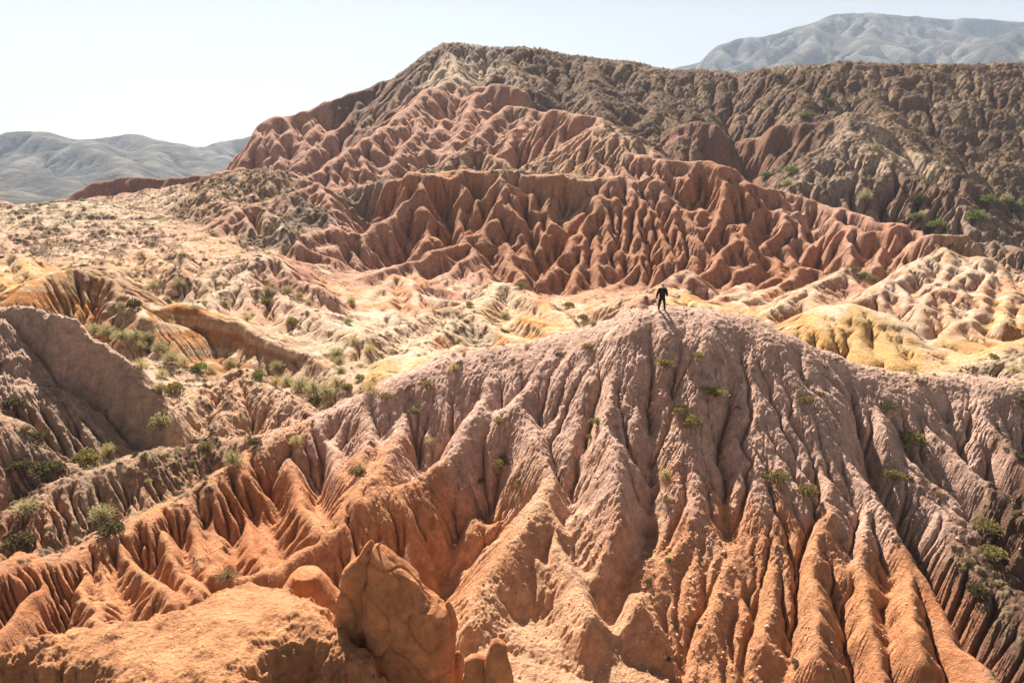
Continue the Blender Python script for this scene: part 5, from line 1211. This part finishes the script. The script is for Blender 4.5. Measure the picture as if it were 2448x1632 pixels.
for w_,dx in((L_w,1),(R_w,-1)):
    hd=skinned('hand',[[(w_[0],w_[1],w_[2]+.01,.028),(w_[0],w_[1]-.002,w_[2]-.045,.036,.018),(w_[0],w_[1]-.004,w_[2]-.08,.034,.016)]],skin,pe,1)
    for q in fingers((w_[0],w_[1],w_[2]-.01),dx,(0,0,-1)): 
        fo=skinned('finger',[q],skin,pe,1)
# head details
def ball(name,c,r,mat,parent,sc=(1,1,1),seg=16):
    import bmesh
    bm=bmesh.new();bmesh.ops.create_uvsphere(bm,u_segments=seg,v_segments=seg//2+2,radius=r)
    for v in bm.verts: v.co=Vector((v.co.x*sc[0]+c[0],v.co.y*sc[1]+c[1],v.co.z*sc[2]+c[2]))
    me=bpy.data.meshes.new(name);bm.to_mesh(me);bm.free()
    for p in me.polygons:p.use_smooth=True
    me.materials.append(mat);o=bpy.data.objects.new(name,me);COL.objects.link(o);o.parent=parent;return o
ball('hair',(0,.018,1.745),.112,hair,pe,(.98,1.05,.86),20)
for sx in(-1,1):
    ball('eye',(sx*.032,-.098,1.685),.011,shoe,pe);ball('ear',(sx*.088,-.005,1.675),.022,skin,pe,(.4,.8,1.2))
ball('nose',(0,-.112,1.66),.014,skin,pe,(.8,1.1,1.5));ball('mouth',(0,-.098,1.62),.02,plain('lips',(.40,.17,.14)),pe,(1.2,.4,.3))
jk=[[(0,0,.84,.145,.115),(0,0,.93,.15,.115),(0,0,1.08,.145,.11),(0,.01,1.25,.165,.12),(0,.01,1.38,.16,.115),(0,0,1.47,.075)],
 [4,(-.185,.01,1.40,.075),(-.24,.015,1.29,.068),(-.285,.02,1.18,.06),(-.33,0,1.06,.052),(-.375,-.025,.93,.044),(-.385,-.035,.90,.042)],
 [4,(.185,.01,1.40,.075),(.245,.03,1.29,.068),(.29,.05,1.17,.06),(.295,0,1.07,.052),(.285,-.07,.985,.044),(.28,-.085,.96,.042)]]
skinned('jacket',jk,blk,pe,fat=1.5)
tr_=[[(0,0,1.0,.13,.1),(0,0,.95,.14,.105),(0,0,.86,.14,.11)],[2,(-.105,0,.76,.095),(-.135,-.01,.62,.085),(-.155,-.015,.48,.072),(-.175,0,.28,.062),(-.19,.015,.10,.058),(-.192,.015,.06,.058)],
 [2,(.105,0,.76,.095),(.135,-.01,.62,.085),(.155,-.015,.48,.072),(.175,0,.28,.062),(.19,.015,.10,.058),(.192,.015,.06,.058)]]
skinned('trousers',tr_,trs,pe,fat=1.25)
for sx in(-1,1): skinned('shoe',[[(sx*.195,.05,.045,.045),(sx*.20,-.04,.045,.045,.04),(sx*.215,-.14,.035,.045,.032),(sx*.22,-.19,.03,.03,.022)]],shoe,pe,1)
# hand-held stabiliser with a small camera
rg=bpy.data.objects.new('camera_stabiliser',None);COL.objects.link(rg);rg.location=pe.location;rg.scale=pe.scale
tag(rg,'black handheld camera stabiliser hanging from the hand of the standing person','camera rig')
mtl=plain('black_metal',(.02,.02,.022),.4)
def tube(name,pts,r,mat,parent):
    return skinned(name,[[(*p,r) for p in pts]],mat,parent,1)
tube('handle',[(-.53,-.05,.80),(-.27,-.05,.80)],.018,mtl,rg);tube('frame',[(-.53,-.05,.80),(-.60,-.05,.74),(-.60,-.05,.56),(-.53,-.05,.50),(-.34,-.05,.50),(-.28,-.05,.55),(-.27,-.05,.80)],.014,mtl,rg)
def boxm(name,c,s,mat,parent):
    import bmesh
    bm=bmesh.new();bmesh.ops.create_cube(bm,size=1)
    for v in bm.verts: v.co=Vector((v.co.x*s[0]+c[0],v.co.y*s[1]+c[1],v.co.z*s[2]+c[2]))
    bmesh.ops.bevel(bm,geom=bm.edges[:],offset=min(s)*.12,segments=2,affect='EDGES')
    me=bpy.data.meshes.new(name);bm.to_mesh(me);bm.free();me.materials.append(mat)
    o=bpy.data.objects.new(name,me);COL.objects.link(o);o.parent=parent;return o
boxm('camera_body',(-.44,-.07,.60),(.15,.09,.11),mtl,rg);tube('lens',[(-.44,-.11,.60),(-.44,-.22,.60)],.036,mtl,rg);tube('motor_arm',[(-.60,-.05,.62),(-.52,-.05,.62)],.016,mtl,rg)
boxm('monitor',(-.37,-.10,.84),(.10,.02,.07),mtl,rg)
log('person')
# ---------------------------------------------------------------- light, air, camera
w=bpy.data.worlds.new('World');scene.world=w;w.use_nodes=True
nt=w.node_tree;bg=nt.nodes['Background']
sky=nt.nodes.new('ShaderNodeTexSky');sky.sky_type='NISHITA';sky.sun_disc=False
sky.sun_elevation=SUN_EL;sky.sun_rotation=SUN_AZ;sky.air_density=1.0;sky.dust_density=1.6;sky.ozone_density=.8;sky.altitude=1600
hs=nt.nodes.new('ShaderNodeHueSaturation');hs.inputs['Saturation'].default_value=.2;hs.inputs['Value'].default_value=.57
nt.links.new(sky.outputs[0],hs.inputs['Color']);nt.links.new(hs.outputs[0],bg.inputs[0]);bg.inputs[1].default_value=.050
sl=bpy.data.lights.new('sun','SUN');sl.energy=5.0;sl.angle=math.radians(.5);sl.color=(1,.92,.80)
so=bpy.data.objects.new('sun',sl);COL.objects.link(so)
sd=Vector((math.sin(SUN_AZ)*math.cos(SUN_EL),math.cos(SUN_AZ)*math.cos(SUN_EL),math.sin(SUN_EL)))
so.rotation_euler=sd.to_track_quat('Z','Y').to_euler();so.location=(0,0,60)
hv=bpy.data.meshes.new('haze')
hx0,hx1,hy0,hy1,hz0,hz1=-2600,2800,-150,3100,-37.5+.5,620
hv.from_pydata([(x,y,z) for z in(-37.2,hz1) for x,y in((hx0,hy0),(hx1,hy0),(hx1,hy1),(hx0,hy1))],[],[(3,2,1,0),(4,5,6,7),(0,1,5,4),(1,2,6,5),(2,3,7,6),(3,0,4,7)])
hm=bpy.data.materials.new('haze_air');hm.use_nodes=True;hn=hm.node_tree
hn.nodes.remove(hn.nodes['Principled BSDF'])
pv=hn.nodes.new('ShaderNodeVolumePrincipled');pv.inputs['Color'].default_value=(.62,.77,1,1);pv.inputs['Density'].default_value=.00012;pv.inputs['Anisotropy'].default_value=.1
hn.links.new(pv.outputs[0],hn.nodes['Material Output'].inputs['Volume'])
hv.materials.append(hm);HZ=bpy.data.objects.new('haze',hv);COL.objects.link(HZ);tag(HZ,kind='stuff')
cam=bpy.data.cameras.new('camera');cam.lens=24;cam.sensor_width=36;cam.clip_end=20000;cam.clip_start=.1
co=bpy.data.objects.new('camera',cam);COL.objects.link(co);co.rotation_euler=(math.pi/2-PITCH,0,0);scene.camera=co
vs=scene.view_settings;vs.view_transform='Standard';vs.look='None';vs.exposure=1.68;vs.gamma=1
scene.cycles.max_bounces=6;scene.cycles.diffuse_bounces=2;scene.cycles.volume_bounces=1;scene.cycles.transparent_max_bounces=8
log('done')
